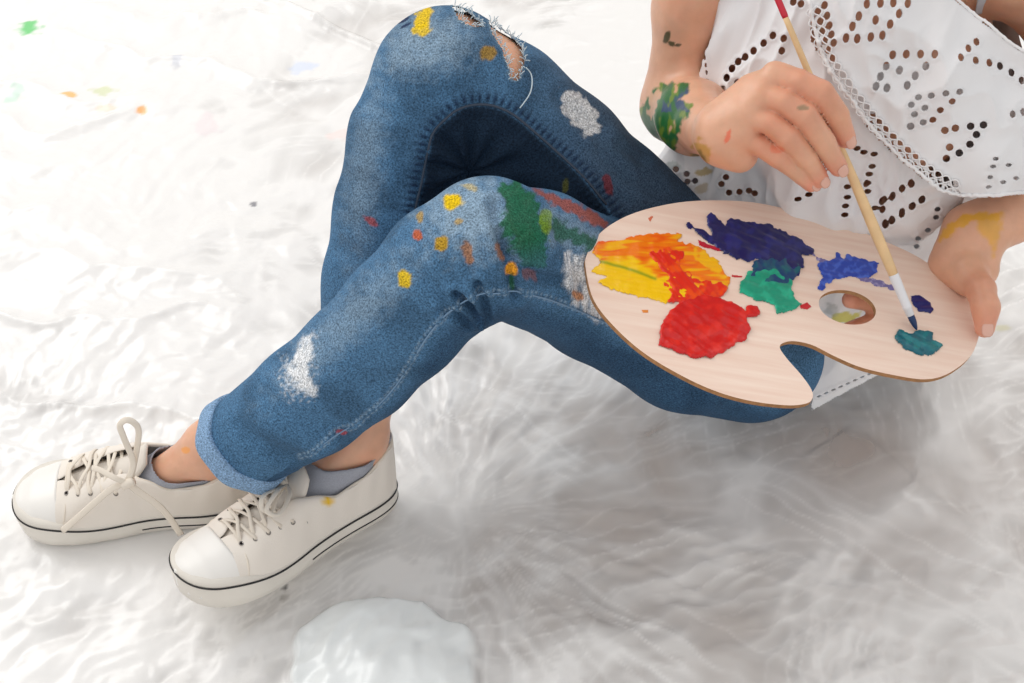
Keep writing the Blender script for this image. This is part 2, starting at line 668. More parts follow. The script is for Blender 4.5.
def ip(x, tab):
    xs, ys = zip(*tab)
    x = np.clip(np.asarray(x, float), xs[0], xs[-1])
    i = np.clip(np.searchsorted(xs, x) - 1, 0, len(xs) - 2)
    x0, x1 = np.array(xs)[i], np.array(xs)[i + 1]
    y0, y1 = np.array(ys)[i], np.array(ys)[i + 1]
    t = (x - x0) / (x1 - x0)
    t = t * t * (3 - 2 * t) * .5 + t * .5
    return y0 + (y1 - y0) * t


W_SOLE = [(0, .0), (.012, .014), (.04, .0235), (.1, .031), (.2, .034), (.35, .034), (.45, .036), (.6, .044), (.72, .0475), (.82, .0465), (.9, .0415), (.955, .032), (.985, .020), (1, .0)]
RIM_H = [(0, .088), (.07, .082), (.2, .067), (.33, .063), (.44, .074), (.5, .077), (.62, .069), (.74, .060), (.80, .055), (.9, .050), (.96, .044), (1, .038)]
OLD_H = [(0, .078), (.08, .076), (.2, .062), (.33, .06), (.42, .076), (.47, .082), (.6, .072), (.72, .058), (.80, .052), (.9, .044), (.96, .036), (1, .028)]
RIM_G = [(0, 0), (.012, .010), (.04, .019), (.1, .027), (.2, .030), (.33, .030), (.44, .024), (.50, .017), (.62, .014), (.74, .009), (.77, .002), (.785, 0), (1, 0)]
OLD_G = [(0, 0), (.012, .010), (.04, .018), (.1, .025), (.2, .028), (.33, .026), (.42, .020), (.47, .016), (.6, .014), (.70, .010), (.735, .002), (.75, 0), (1, 0)]


def sole_c(u):      # sideways curve of the foot's centre line
    return .006 * np.sin(np.pi * (np.asarray(u) - .25) * 1.2) * (np.asarray(u) > .25)


def make_shoe(T, R, side, yellow=None):
    up = mesh_parts = None
    us = np.concatenate([np.linspace(0, .06, 8), np.linspace(.075, .94, 46), np.linspace(.95, 1, 8)])
    nt = 15
    # upper
    V = []
    for u in us:
        wb = max(float(ip(u, W_SOLE)) - .0025, .0003)
        g = min(float(ip(u, RIM_G)), wb * .93)
        hgt = float(ip(u, RIM_H))
        c = float(sole_c(u)) * side
        for sgn in (-1, 1):
            hid = sstep(.815, .85, u)
            wb2, hgt2 = wb - .0035 * hid * min(1, wb / .02), hgt - .005 * hid
            for k in range(nt):
                t = k / (nt - 1)
                a = t * math.pi / 2
                yy = g + (wb2 - g) * math.cos(a) ** (.75 if u > .4 else .9)
                zz = .02 + (hgt2 - .02) * math.sin(a) ** 1.05
                yy += .0008 * math.sin(u * 60 + t * 5) * t
                V.append((u * SL * .985 + .002, c + sgn * yy, zz))
    V = np.array(V)
    n = len(us)
    F = []
    for i in range(n - 1):
        for s in (0, 1):
            for k in range(nt - 1):
                a = (i * 2 + s) * nt + k
                b = a + 2 * nt
                F.append([a, a + 1, b + 1, b] if s == 0 else [a, b, b + 1, a + 1])
    F = np.array(F)
    col = np.tile(srgb(236, 228, 218), (len(V), 1))
    W = T(V)
    if yellow is not None:
        X, Y, _ = PR(W)
        k = (1 - sstep(.6, 1.15, np.hypot((X - yellow[0]) / 5.5, (Y - yellow[1]) / 4.5)))[:, None]
        col = col * (1 - k) + srgb(235, 190, 40) * k
    shoe = mesh('sneaker', W, F, M_canvas_paint, person, attrs={'Col': col})
    md = shoe.modifiers.new('thickness', 'SOLIDIFY')
    md.thickness = .0022
    md.offset = -1
    ss = shoe.modifiers.new('round', 'SUBSURF')
    ss.levels = ss.render_levels = 1
    # sole
    m = 96
    ring = []
    uu = (1 - np.cos(np.linspace(0, np.pi, m // 2 + 1))) / 2
    wv = ip(uu, W_SOLE)
    xs = uu * SL
    rt = np.stack([xs, sole_c(uu) * side + wv], 1)
    lf = np.stack([xs, sole_c(uu) * side - wv], 1)[::-1][1:-1]
    O = np.concatenate([rt, lf])
    cl = np.concatenate([O, O[:1]])
    sl = np.r_[0, np.cumsum(np.hypot(*np.diff(cl, axis=0).T))]
    tq = np.linspace(0, sl[-1], 141)[:-1]
    O = np.stack([np.interp(tq, sl, cl[:, 0]), np.interp(tq, sl, cl[:, 1])], 1)
    for _ in range(10):
        O = .5 * O + .25 * (np.roll(O, 1, 0) + np.roll(O, -1, 0))
    cen = np.array([SL * .5, 0])
    nrm = np.roll(O, -1, 0) - np.roll(O, 1, 0)
    nrm = np.stack([nrm[:, 1], -nrm[:, 0]], 1)
    nrm /= np.maximum(np.linalg.norm(nrm, axis=1), 1e-9)[:, None]
    if ((O - cen) * nrm).sum() < 0:
        nrm = -nrm
    lev = [(-.012, .0), (-.004, .0), (0, .003), (.0012, .012), (.001, .022), (.0, .0265), (-.002, .0285), (-.008, .0285)]
    V, F = [], []
    hs = lambda x: 1 + .38 * sstep(.62, .88, x / SL)
    toeup = lambda x: .008 * np.clip((x / SL - .75) / .25, 0, 1) ** 2
    for (off, z) in lev:
        P = O + nrm * off
        V.append(np.stack([P[:, 0], P[:, 1], z * hs(O[:, 0]) + toeup(O[:, 0]) * (1 if z < .02 else .5)], 1))
    V = np.concatenate(V)
    k = len(O)
    for l in range(len(lev) - 1):
        for i in range(k):
            j = (i + 1) % k
            F.append([l * k + i, l * k + j, (l + 1) * k + j, (l + 1) * k + i])
    F.append(list(range(k))[::-1])
    F.append([(len(lev) - 1) * k + i for i in range(k)])
    mesh('sole', T(V), F, M_rubber, shoe)
    # stripes
    P = O + nrm * .0012
    V = np.stack([P[:, 0], P[:, 1], .0235 * hs(O[:, 0]) + toeup(O[:, 0]) * .6], 1)
    v, f = sweep(V, .0007, .00125, (0, 0, 1), 8, closed=True)
    mesh('sole_stripe', T(v), f, M_stripe, shoe)
    sel = O[:, 0] < SL * .5
    P2 = np.roll(P, -int(np.argmax(~sel)), 0)
    s2 = np.roll(sel, -int(np.argmax(~sel)))
    i0 = int(np.argmax(s2))
    P2 = P2[s2]
    V = np.stack([P2[:, 0], P2[:, 1], np.full(len(P2), .010)], 1)
    v, f = sweep(V, .0006, .0009, (0, 0, 1), 8)
    mesh('heel_stripe', T(v), f, M_stripe, shoe)
    # toe cap
    V = []
    uc = np.concatenate([np.linspace(.80, .94, 14), np.linspace(.95, 1, 8)])
    for i, u in enumerate(uc):
        wb = max(float(ip(u, W_SOLE)) - .0008, .0003)
        hgt = float(ip(u, RIM_H)) + .0022
        c = float(sole_c(u)) * side
        for k in range(31):
            a = (k / 30) * math.pi
            ca, sa = math.cos(a), math.sin(a)
            yy = wb * (abs(ca) ** .75) * (1 if ca > 0 else -1)
            bow = .010 * (1 - sa) * (1 if u < .81 else max(0, 1 - (u - .8) / .06))   # the cap's edge curves back at the sides
            V.append((u * SL * .985 + .0038 - bow, c + yy, .02 + (hgt - .02) * sa ** 1.05))
    V = np.array(V)
    cap = mesh('toe_cap', T(V), quad_grid(31, len(uc)), M_cap, shoe)
    md = cap.modifiers.new('thickness', 'SOLIDIFY')
    md.thickness = .0016
    # tongue
    nu, nv = 24, 9
    V = []
    for i in range(nu):
        u = .79 - .37 * i / (nu - 1)
        hh = float(ip(u, RIM_H)) - .0022 if u > .50 else .0748 + (.50 - u) * .28
        for k in range(nv):
            s = (k / (nv - 1) - .5) * 2
            V.append((u * SL, float(sole_c(u)) * side + s * (.021 if u > .5 else .024 * (1 - .4 * (i / (nu - 1)) ** 8)), hh - .009 * s * s))
    tg = mesh('tongue', T(np.array(V)), quad_grid(nv, nu), M_canvas, shoe)
    md = tg.modifiers.new('thickness', 'SOLIDIFY')
    md.thickness = .003
    # side seams of the canvas quarters
    for sgn in (-1, 1):
        pts = []
        for u, t in ((.755, .86), (.765, .5), (.785, .15), (.79, .02)):
            wb, g, hg = float(ip(u, W_SOLE)) - .0025, float(ip(u, RIM_G)), float(ip(u, RIM_H))
            a = t * math.pi / 2
            pts.append((u * SL, float(sole_c(u)) * side + sgn * (g + (wb - g) * math.cos(a) ** .75 + .0012), .021 + (hg - .02) * math.sin(a)))
        v, f = sweep(spline(pts, 14), .0009, .0009, (0, 0, 1), 6)
        mesh('quarter_seam', T(v), f, M_lace, shoe)
    # collar binding
    ub = np.linspace(.004, .47, 30)
    g = np.minimum(ip(ub, RIM_G), (ip(ub, W_SOLE) - .0025) * .93)
    pr = np.stack([ub * SL * .985 + .002, sole_c(ub) * side + g, ip(ub, RIM_H)], 1)
    pl = np.stack([ub * SL * .985 + .002, sole_c(ub) * side - g, ip(ub, RIM_H)], 1)[::-1]
    v, f = sweep(np.concatenate([pl, pr]), .0017, .0022, (0, 0, 1), 8)
    mesh('collar_binding', T(v), f, M_lace, shoe)

    def on_rim(u, sgn, off=.007):
        wb, g, hg = float(ip(u, W_SOLE)) - .0025, float(ip(u, RIM_G)), float(ip(u, RIM_H))
        a = math.acos(min(1, off / max(wb - g, 1e-3)) ** (1 / .75))
        return np.array([u * SL, float(sole_c(u)) * side + sgn * (g + off), .02 + (hg - .02) * math.sin(a) ** 1.05 + .0006])
    # eyelets
    eu = np.linspace(.755, .50, 6)
    for u in eu:
        for sgn in (-1, 1):
            c = on_rim(u, sgn, .0155)
            o = on_rim(u, sgn, .019) - on_rim(u, sgn, .011)
            t1 = o / np.linalg.norm(o)
            t2 = np.array([1.0, 0, 0])
            nn = np.cross(t2, t1)
            if nn[2] < 0:
                nn = -nn
            a = np.linspace(0, 2 * np.pi, 12, endpoint=False)
            c = c + nn * .0014
            C = c + (np.cos(a)[:, None] * t1 + np.sin(a)[:, None] * t2) * .0021
            v, f = sweep(C, .0006, .0006, nn, 6, closed=True)
            # the dark hole's bottom
            v2 = C + nn * .0002
            v, f = join([(v, f)])
            mesh('eyelet', T(v), f, M_eyelet, shoe)
            mesh('eyelet_hole', T(v2), [list(range(12))], M_hole, shoe, smooth=False)
    # laces
    h3 = lambda sg: np.array([0, sg * .0008, .0012])
    parts = []
    rr = random.Random(3 + side)
    for i in range(len(eu)):
        a, b = on_rim(eu[i], -1, .0155) + h3(-1), on_rim(eu[i], 1, .0155) + h3(1)
        if i == 0:
            mid = (a + b) / 2 + np.array([0, 0, .006])
            parts.append(sweep(spline([a - (0, 0, .002), a * .8 + b * .2 + (0, 0, .005), mid, a * .2 + b * .8 + (0, 0, .005), b - (0, 0, .002)], 16), .0019, .0006, (0, 0, 1), 8))
        if i < len(eu) - 1:
            for sgn in (-1, 1):
                p = on_rim(eu[i], sgn, .0148) + h3(sgn)
                q = on_rim(eu[i + 1], -sgn, .0155) + h3(-sgn)
                lift = .0085 if sgn > 0 else .0065
                jit = rr.uniform(-.004, .004)
                mid = (p + q) / 2 + np.array([jit, 0, lift])
                parts.append(sweep(spline([p - (0, 0, .002), p * .8 + q * .2 + (0, 0, lift * .8), mid, p * .2 + q * .8 + (0, 0, lift * .8), q + (0, 0, .0015), q + (0, 0, -.003)], 20), .0019, .0006, (0, 0, 1), 8))
    return shoe, parts, on_rim, eu


def wp(px, py, z):
    return UZ(px, py, z)


ROLL1, ROLL2 = math.radians(9), math.radians(2)
near_heel, near_toe = UZ(394, 490, 0), UZ(200, 587, .028)
dirn = (near_toe - near_heel) / np.linalg.norm(near_toe - near_heel)
T1, R1 = shoe_frame(near_heel, near_heel + dirn * SL, ROLL1)
far_heel, far_toe = UZ(262, 495, 0), UZ(15, 517, 0)
dirf = (far_toe - far_heel) / np.linalg.norm(far_toe - far_heel)
T2, R2 = shoe_frame(far_heel, far_heel + dirf * SL, ROLL2)


def lift_to(T, dz):
    return lambda P: T(P) + np.array([0, 0, dz])


T1, T2 = lift_to(T1, -.001), lift_to(T2, -.008)
inv = lambda T, R, P: (np.asarray(P) - T((0, 0, 0))) @ R

sh1, lp1, rim1, eu1 = make_shoe(T1, R1, 1, yellow=(327, 501))
sh2, lp2, rim2, eu2 = make_shoe(T2, R2, -1)
# near shoe: loose loops at the top of the lacing
top = (rim1(eu1[-1], -1) + rim1(eu1[-1], 1)) / 2 + np.array([0, 0, .008])
for s, dx, wy, l in ((1, .006, .026, .030), (-1, -.004, .024, .026), (1, .018, .020, .020)):
    lp1.append(sweep(spline([top, top + (dx + .012, s * wy * .6, .012), top + (dx + l, s * wy, .006), top + (dx + l * .7, s * wy * 1.35, .002), top + (dx, s * wy * .7, .004), top], 26), .0027, .0007, (.2, 0, 1), 8))
v, f = join(lp1)
mesh('laces', T1(v), f, M_lace, sh1)
# far shoe: bow with one tall loop and two trailing ends
B = inv(T2, R2, U(125, 484, 1.437))


def L2(px, py, d):
    return inv(T2, R2, U(px, py, d))


lp2.append(sweep(spline([L2(128, 480, 1.430), L2(133, 462, 1.418), L2(124, 438, 1.405), L2(120, 425, 1.40), L2(128, 420, 1.40), L2(138, 428, 1.405), L2(137, 448, 1.418), L2(131, 478, 1.43)], 40), .0032, .0007, inv(T2, R2, T2((0, 0, 0)) - FWD + UPV * .2), 8))
lp2.append(sweep(spline([L2(126, 482, 1.43), L2(110, 490, 1.432), L2(92, 505, 1.44), L2(75, 520, 1.455), L2(62, 531, 1.468)], 24), .0034, .0007, inv(T2, R2, T2((0, 0, 0)) - FWD), 8))
lp2.append(sweep(spline([L2(126, 482, 1.43), L2(139, 492, 1.436), L2(155, 503, 1.444), L2(168, 516, 1.454), L2(181, 535, 1.47)], 24), .0036, .0007, inv(T2, R2, T2((0, 0, 0)) - FWD), 8))
lp2.append(sweep(spline([L2(129, 484, 1.43), L2(115, 478, 1.424), L2(100, 470, 1.43), L2(92, 468, 1.437)], 20), .0030, .0007, inv(T2, R2, T2((0, 0, 0)) - FWD), 8))
kk = np.array([L2(122, 486, 1.43), L2(134, 480, 1.43)])
lp2.append(sweep(spline([kk[0], (kk[0] + kk[1]) / 2, kk[1]], 8), .0055, .0045, (0, 0, 1), 10))
v, f = join(lp2)
mesh('laces', T2(v), f, M_lace, sh2)

FA = T2((.145 * SL, .004, .100))
RA = T1((.145 * SL, -.001, .094))
print('ANK', PR(FA), PR(RA))
# feet joints in the shoes
fo = lambda T, u, y, z: T((u * SL, y, z))

# --- body
body = Field().group()
h_ = np.array


def leg_body(hip, knee, ankle, T, side):
    m = (knee + ankle) / 2
    calf = knee * .68 + ankle * .32
    calf = calf + (h_([-.014, -.004, -.004]) if side > 0 else 0)
    mid = U(600, 292, 1.405) if side < 0 else U(580, 190, 1.445)
    body.cone(hip, mid, .064, .058, .02)
    body.cone(mid, knee, .058, .050, .02)
    body.cone(knee, calf, .048, .040, .02)
    body.cone(calf, ankle * .85 + knee * .15, .040, .0265, .02)
    body.cone(ankle * .85 + knee * .15, ankle, .0262, .0250, .015)
    body.cone(ankle, fo(T, .15, 0, .036), .0245, .016, .01)
    body.cone(ankle, fo(T, .45, 0, .040), .0255, .019, .02)
    body.cone(fo(T, .45, 0, .042), fo(T, .8, 0, .027), .022, .014, .015)


leg_body(FH, FK, FA, T2, -1)
leg_body(RH, RK, RA, T1, 1)
body.cone(RK, U(501, 109, 1.385), .0645, .0640, .02)
TORSO = [(.315, 1.11, .115), (.335, 1.155, .25), (.345, 1.165, .39), (.335, 1.19, .50), (.33, 1.20, .555)]
fdir = h_([-.18, -.98, .08])
fdir = fdir / np.linalg.norm(fdir)
rs = [.10, .112, .122, .09, .045]
for a, b, ra, rb in zip(TORSO[:-1], TORSO[1:], rs[:-1], rs[1:]):
    body.cone(a, b, ra, rb, .03, flat=fdir, s=1.45)
# bust
body.cone((.285, 1.09, .385), (.287, 1.085, .38), .048, .048, .03)
body.cone((.385, 1.075, .385), (.386, 1.07, .38), .048, .048, .03)
RS, RE, RW = h_([.185, 1.215, .53]), U(678, 106, 1.455), U(722, 136, 1.262)
LS, LE, LW = h_([.475, 1.12, .515]), U(1150, 150, 1.43), U(972, 233, 1.375)
neck = h_([.325, 1.19, .60])
body.cone(TORSO[3], RS, .06, .045, .03)
body.cone(TORSO[3], LS, .06, .045, .03)
body.cone(TORSO[4], neck, .048, .046, .02)
head = h_([.31, 1.165, .72])
body.cone(neck, head + (0, .0, -.06), .046, .05, .02)
body.cone(head, head + h_([-.01, -.02, -.045]), .083, .055, .02)
body.cone(head + (-.008, -.045, -.02), head + (-.01, -.072, -.032), .02, .009, .012)      # nose
body.cone(head + (-.022, -.066, -.062), head + (.006, -.068, -.062), .007, .007, .008)     # lips
for s in (-1, 1):
    body.cone(head + (s * .078, .01, -.01), head + (s * .084, .018, -.035), .012, .008, .006)
# right arm
body.cone(RS, RS * .5 + RE * .5, .043, .035, .02)
body.cone(RS * .5 + RE * .5, RE, .035, .0345, .02)
body.cone(RE, RE * .6 + RW * .4, .0345, .033, .02)
body.cone(RE * .6 + RW * .4, RW, .033, .0225, .02)
# left arm
body.cone(LS, LE, .043, .034, .02)
body.cone(LE, LE * .5 + LW * .5, .036, .033, .02)
body.cone(LE * .5 + LW * .5, LW, .033, .0265, .02)

FING = {}
NAILS = []


def finger(name, pts, k=.0035, nail=None):
    P = [(U(x, y, d), r) for x, y, d, r in pts]
    body.chain(P, k=k)
    FING[name] = P
    if nail is not None:
        NAILS.append((P[-2][0], P[-1][0], P[-1][1], h_(nail, float) if len(np.shape(nail)) else None))


# right hand round the brush: wrist, back of the hand, then each finger
W0 = (722, 136, 1.262)
for (x, y, d, r) in ((774, 78, 1.234, .0125), (762, 97, 1.231, .0125), (751, 116, 1.236, .0125), (745, 138, 1.246, .0125)):
    body.cone(U(724, 130 + (y - 105) * .25, 1.262), U(x, y, d), .019, r, .012)
body.cone(U(728, 118, 1.265), U(752, 90, 1.25), .017, .0135, .012)
body.cone(U(722, 145, 1.27), U(740, 155, 1.262), .018, .016, .012)
body.cone(U(730, 135, 1.28), U(765, 115, 1.262), .016, .014, .012)
finger('index', [(775, 75, 1.234, .0122), (799, 83, 1.224, .0118), (820, 94, 1.2225, .0124), (836, 115, 1.235, .0113), (846, 138, 1.253, .0088)], k=.0012, nail=(0, 0, 0))
finger('middle', [(764, 96, 1.231, .0118), (785, 102, 1.222, .0108), (805, 116, 1.2205, .0114), (824, 142, 1.234, .0102), (838, 167, 1.253, .0085)], k=.0012, nail=(0, 0, 0))
finger('ring', [(751, 117, 1.235, .0116), (770, 123, 1.228, .0104), (788, 138, 1.2265, .0109), (806, 159, 1.240, .0095), (820, 179, 1.258, .0080)], k=.0012, nail=(0, 0, 0))
finger('little', [(743, 138, 1.246, .0106), (762, 146, 1.240, .0094), (779, 158, 1.239, .0096), (796, 171, 1.250, .0084), (811, 184, 1.263, .0074)], k=.0012, nail=(0, 0, 0))
finger('thumb', [(735, 124, 1.282, .015), (768, 112, 1.296, .013), (800, 118, 1.290, .0115), (823, 142, 1.286, .0092)], k=.008)
# left hand: thumb over the palette edge, fingers under it
body.cone(U(972, 233, 1.375), U(957, 262, 1.372), .0255, .0225, .015)
body.cone(U(957, 262, 1.374), U(970, 280, 1.352), .021, .0165, .015)
body.cone(U(975, 240, 1.38), U(982, 270, 1.37), .022, .016, .015)
body.cone(U(960, 260, 1.385), U(935, 285, 1.395), .02, .015, .015)
finger('left_thumb', [(968, 272, 1.350, .0165), (981, 290, 1.327, .0125), (986, 308, 1.314, .0115), (985, 328, 1.315, .0092)], nail=(0, 0, 0), k=.008)
finger('left_index', [(935, 280, 1.398, .011), (900, 290, 1.388, .0095), (870, 303, 1.374, .0088), (850, 300, 1.349, .0078)])
finger('left_middle', [(935, 290, 1.395, .011), (900, 308, 1.388, .0095), (872, 322, 1.376, .0088), (848, 330, 1.366, .0076)])
finger('left_ring', [(945, 297, 1.392, .011), (912, 325, 1.378, .0092), (888, 338, 1.366, .0085), (868, 345, 1.36, .0075)])
finger('left_little', [(955, 300, 1.388, .010), (930, 335, 1.366, .0085), (912, 350, 1.356, .0078), (898, 356, 1.352, .0068)])


def blob(X, Y, cx, cy, rx, ry, ang=0, rough=.35, soft=.25, seed=0, fr=.09):
    a = math.radians(ang)
    dx, dy = X - cx, Y - cy
    u = (dx * math.cos(a) + dy * math.sin(a)) / rx
    v = (-dx * math.sin(a) + dy * math.cos(a)) / ry
    n = fbm(np.stack([X * fr, Y * fr, np.full_like(X, seed * 3.7)], 1), 3)
    return 1 - sstep(1 - soft, 1 + soft * .3, np.hypot(u, v) + rough * n)


def poly_mask(X, Y, pts, soft=1.5, rough=0, seed=0):
    """1 inside a polygon, 0 outside, soft edge in pixels."""
    P = np.array(pts, float)
    inside = np.zeros(len(X), bool)
    dm = np.full(len(X), 1e9)
    for a, b in zip(P, np.roll(P, -1, 0)):
        ab = b - a
        t = np.clip(((X - a[0]) * ab[0] + (Y - a[1]) * ab[1]) / (ab @ ab), 0, 1)
        dm = np.minimum(dm, np.hypot(X - a[0] - t * ab[0], Y - a[1] - t * ab[1]))
        c = ((a[1] > Y) != (b[1] > Y)) & (X < (b[0] - a[0]) * (Y - a[1]) / (b[1] - a[1] + 1e-12) + a[0])
        inside ^= c
    s = np.where(inside, dm, -dm)
    if rough:
        s = s + rough * fbm(np.stack([X * .12, Y * .12, np.full_like(X, seed * 2.3)], 1), 3)
    return sstep(-soft, soft, s)


def mixc(col, c, k):
    return col * (1 - k[:, None]) + np.asarray(c) * k[:, None]


V, F = surface(body, .0017, 1)
Nn = normals(V, F)
if ((V - V.mean(0)) * Nn).sum() < 0:
    F = F[:, ::-1]
    Nn = -Nn
V = V + Nn * (fbm(V * 45, 2) * .0006)[:, None]
X, Y, D = PR(V)
face = (Nn @ -FWD) > -.05
col = np.tile(srgb(226, 174, 144), (len(V), 1))
col = mixc(col, srgb(212, 146, 114), .35 * sstep(.0, .6, fbm(V * 22, 2)))
for nm, P in FING.items():
    for (p, r) in P[1:3]:
        k = np.exp(-(np.linalg.norm(V - p, axis=1) / (r * 1.3)) ** 2) * .45
        col = mixc(col, srgb(214, 128, 100), k)
    p, r = P[-1]
    col = mixc(col, srgb(226, 140, 118), np.exp(-(np.linalg.norm(V - p, axis=1) / (r * 1.8)) ** 2) * .6)
dk = D < 1.60
arm = face & dk & (X < 735) & (X > 630) & (Y < 200)


def am(m, c, k, sel):
    return mixc(col, c, k * sel * m)


# painted band on the right forearm
band = poly_mask(X, Y, [(638, 112), (646, 96), (662, 85), (690, 82), (690, 92), (678, 100), (694, 103), (686, 118), (678, 135), (675, 156), (655, 158), (640, 135)], 1.5, 4, 1)
n1 = fbm(np.stack([X * .07, Y * .035, X * 0 + 3], 1), 3)
n2 = fbm(np.stack([X * .12, Y * .05, X * 0 + 9], 1), 3)
pc = mixc(np.tile(srgb(35, 105, 50), (len(V), 1)), srgb(45, 75, 110), sstep(-.05, .2, n1) * (Y < 112))
pc = mixc(pc, srgb(110, 135, 40), sstep(.1, .35, n2))
kb = (band * arm * (1 - .85 * sstep(.40, .55, -n1 + .5 * n2)))[:, None]
col = col * (1 - kb) + pc * kb
for (cx, cy, rx, ry, an, c) in ((667, 37, 3.2, 7, 20, (65, 70, 40)), (672, 44, 4, 2.5, 20, (65, 70, 40)), (678.5, 45, 4, 2, -10, (60, 65, 45))):
    col = mixc(col, srgb(*c), blob(X, Y, cx, cy, rx, ry, an, .3) * arm * .9)
hand = face & dk & (X > 690) & (X < 870) & (Y > 40) & (Y < 215)
col = mixc(col, srgb(196, 150, 60), blob(X, Y, 700, 152, 11, 13, 0, .5) * hand * .75)
col = mixc(col, srgb(90, 85, 40), blob(X, Y, 699, 158, 6, 7, 0, .5) * hand * .6)
col = mixc(col, srgb(235, 95, 60), blob(X, Y, 728, 136, 2.2, 9, 20, .3) * hand * .7)
col = mixc(col, srgb(140, 125, 95), blob(X, Y, 804, 108, 6.5, 3.2, 0, .3) * hand * .75)
col = mixc(col, srgb(228, 110, 70), blob(X, Y, 775, 149, 8, 4, 10, .4) * hand * .5)
lw = face & (X > 925) & (Y > 190) & (Y < 265) & (D < 1.5)
yb = np.maximum(poly_mask(X, Y, [(936, 240), (946, 225), (965, 215), (1000, 213), (1001, 221), (975, 222), (955, 230), (940, 243)], 1.5, 3, 4),
                poly_mask(X, Y, [(980, 218), (1000, 213), (1000, 235), (994, 256), (988, 240), (978, 230)], 3, 4, 6) * .8)
col = mixc(col, srgb(232, 172, 30), yb * lw * .85)
col = mixc(col, srgb(245, 160, 60), blob(X, Y, 186, 450, 5, 3.5, 0, .4) * face * .7)
lipk = np.exp(-(np.linalg.norm((V - (head + (-.008, -.073, -.062))) / np.array([.02, .012, .007]), axis=1)) ** 4)
col = mixc(col, srgb(190, 95, 90), lipk)
for sx in (-1, 1):
    bk = np.exp(-(np.linalg.norm((V - (head + (sx * .030 - .006, -.074, .012))) / np.array([.017, .02, .0035]), axis=1)) ** 4)
    col = mixc(col, srgb(80, 55, 40), bk * .8)
mesh('body', V, F, M_skin, person, attrs={'Col': col})

# fingernails: curved plates on the last joint, facing the viewer's side of the hand
for (a, b, r, _) in NAILS:
    ax = (b - a) / np.linalg.norm(b - a)
    n = -FWD - (-FWD @ ax) * ax
    n = n / np.linalg.norm(n)
    s = np.cross(ax, n)
    c = b + ax * r * .15
    V = []
    for i in range(9):
        t = i / 8 * 2 - 1
        for j in range(9):
            w = (j / 8 * 2 - 1)
            wmax = .62 * math.sqrt(max(0, 1 - abs(t) ** 3.2 * .92))
            an = w * wmax
            lift = 1.03 - .10 * max(0, t) ** 2
            V.append(c + ax * t * r * .72 + (n * math.cos(an) + s * math.sin(an)) * r * lift)
    o = mesh('fingernail', np.array(V), quad_grid(9, 9), M_nail, person)
    md = o.modifiers.new('thickness', 'SOLIDIFY')
    md.thickness = .0006
    md.offset = 0

# --- socks
def sock(T, R, ankle, knee, top=0.0):
    f = Field().group()
    up = (knee - ankle) / np.linalg.norm(knee - ankle)
    f.cone(ankle + up * .004, fo(T, .12, 0, .036), .0305, .0215, .015)
    f.cone(ankle, fo(T, .45, 0, .042), .0305, .0235, .02)
    f.cone(fo(T, .45, 0, .042), fo(T, .78, 0, .027), .024, .015, .015)
    f.cone(fo(T, .14, 0, .045), fo(T, .14, 0, .090), .0275, .0285, .01)
    f.cone(ankle, ankle + up * .02, .0305, .031, .01)
    V, F = surface(f, .0022, 2)
    Nn = normals(V, F)
    if ((V - V.mean(0)) * Nn).sum() < 0:
        F = F[:, ::-1]
    L = inv(T, R, V)
    u = L[:, 0] / SL
    # the knit is pressed inside the canvas
    wb_, g_, h__ = ip(u, W_SOLE) - .0025, np.minimum(ip(u, RIM_G), ip(u, W_SOLE) * .93), ip(u, RIM_H)
    tt = np.clip((L[:, 2] - .02) / (h__ - .02), 0, 1)
    al = np.where(L[:, 2] < h__, g_ + (wb_ - g_) * np.sqrt(1 - tt ** 2) ** .75, g_ + (L[:, 2] - h__) * .35) - .0042
    al = np.maximum(al, .002)
    yc = np.clip(L[:, 1], -al, al)
    xc = np.maximum(L[:, 0], .0065)
    V = V + (yc - L[:, 1])[:, None] * R[:, 1][None] + (xc - L[:, 0])[:, None] * R[:, 0][None]
    limit = .074 + top + .008 * np.clip((.12 - u) / .12, 0, 1) + .012 * sstep(.33, .45, u)
    near = np.abs(L[:, 2] - limit) < .0017
    V = V + (near * (limit - L[:, 2]))[:, None] * R[:, 2][None]
    keep = (L[:, 2] < limit + .0017)
    o = mesh('sock', V, F, M_sock, person, keep=keep)
    md = o.modifiers.new('thickness', 'SOLIDIFY')
    md.thickness = .0015
    md.offset = 0


sock(T2, R2, FA, FK)
sock(T1, R1, RA, RK, .012)

# --- jeans
jeans = Field().group()
Rf = lambda lst: [(U(x, y, d), px_r(r, d)) for x, y, d, r in lst]
front = Rf([(252, 438, 1.405, 49), (310, 400, 1.365, 57), (357, 362, 1.335, 60), (402, 317, 1.305, 63), (448, 270, 1.277, 66), (488, 247, 1.262, 68)])
thigh_f = Rf([(488, 247, 1.262, 68), (538, 260, 1.318, 68), (602, 291, 1.405, 71), (690, 335, 1.475, 77)]) + [(FH, .079)]
jeans.chain(front, k=.01)
jeans.chain(thigh_f, k=.01)
jeans.group()
rear = Rf([(354, 385, 1.450, 39), (362, 350, 1.440, 45), (378, 285, 1.422, 54), (392, 215, 1.402, 57), (412, 140, 1.378, 62), (446, 82, 1.36, 71)])
thigh_r = Rf([(446, 82, 1.36, 71), (500, 112, 1.385, 70), (555, 163, 1.42, 73), (602, 214, 1.47, 76)]) + [(RH, .082)]
jeans.chain(rear, k=.012)
jeans.chain(thigh_r, k=.012)
jeans.cone(U(455, 140, 1.385), U(490, 170, 1.42), px_r(52, 1.39), px_r(48, 1.42), .02)
jeans.group()
jeans.cone((.22, 1.10, .095), (.33, 1.10, .10), .09, .095, .02)
jeans.cone((.30, 1.12, .13), (.325, 1.15, .2), .112, .105, .02, flat=fdir, s=1.3)
V, F = surface(jeans, .0019, 2)
Nn = normals(V, F)
if ((V - V.mean(0)) * Nn).sum() < 0:
    F = F[:, ::-1]
    Nn = -Nn
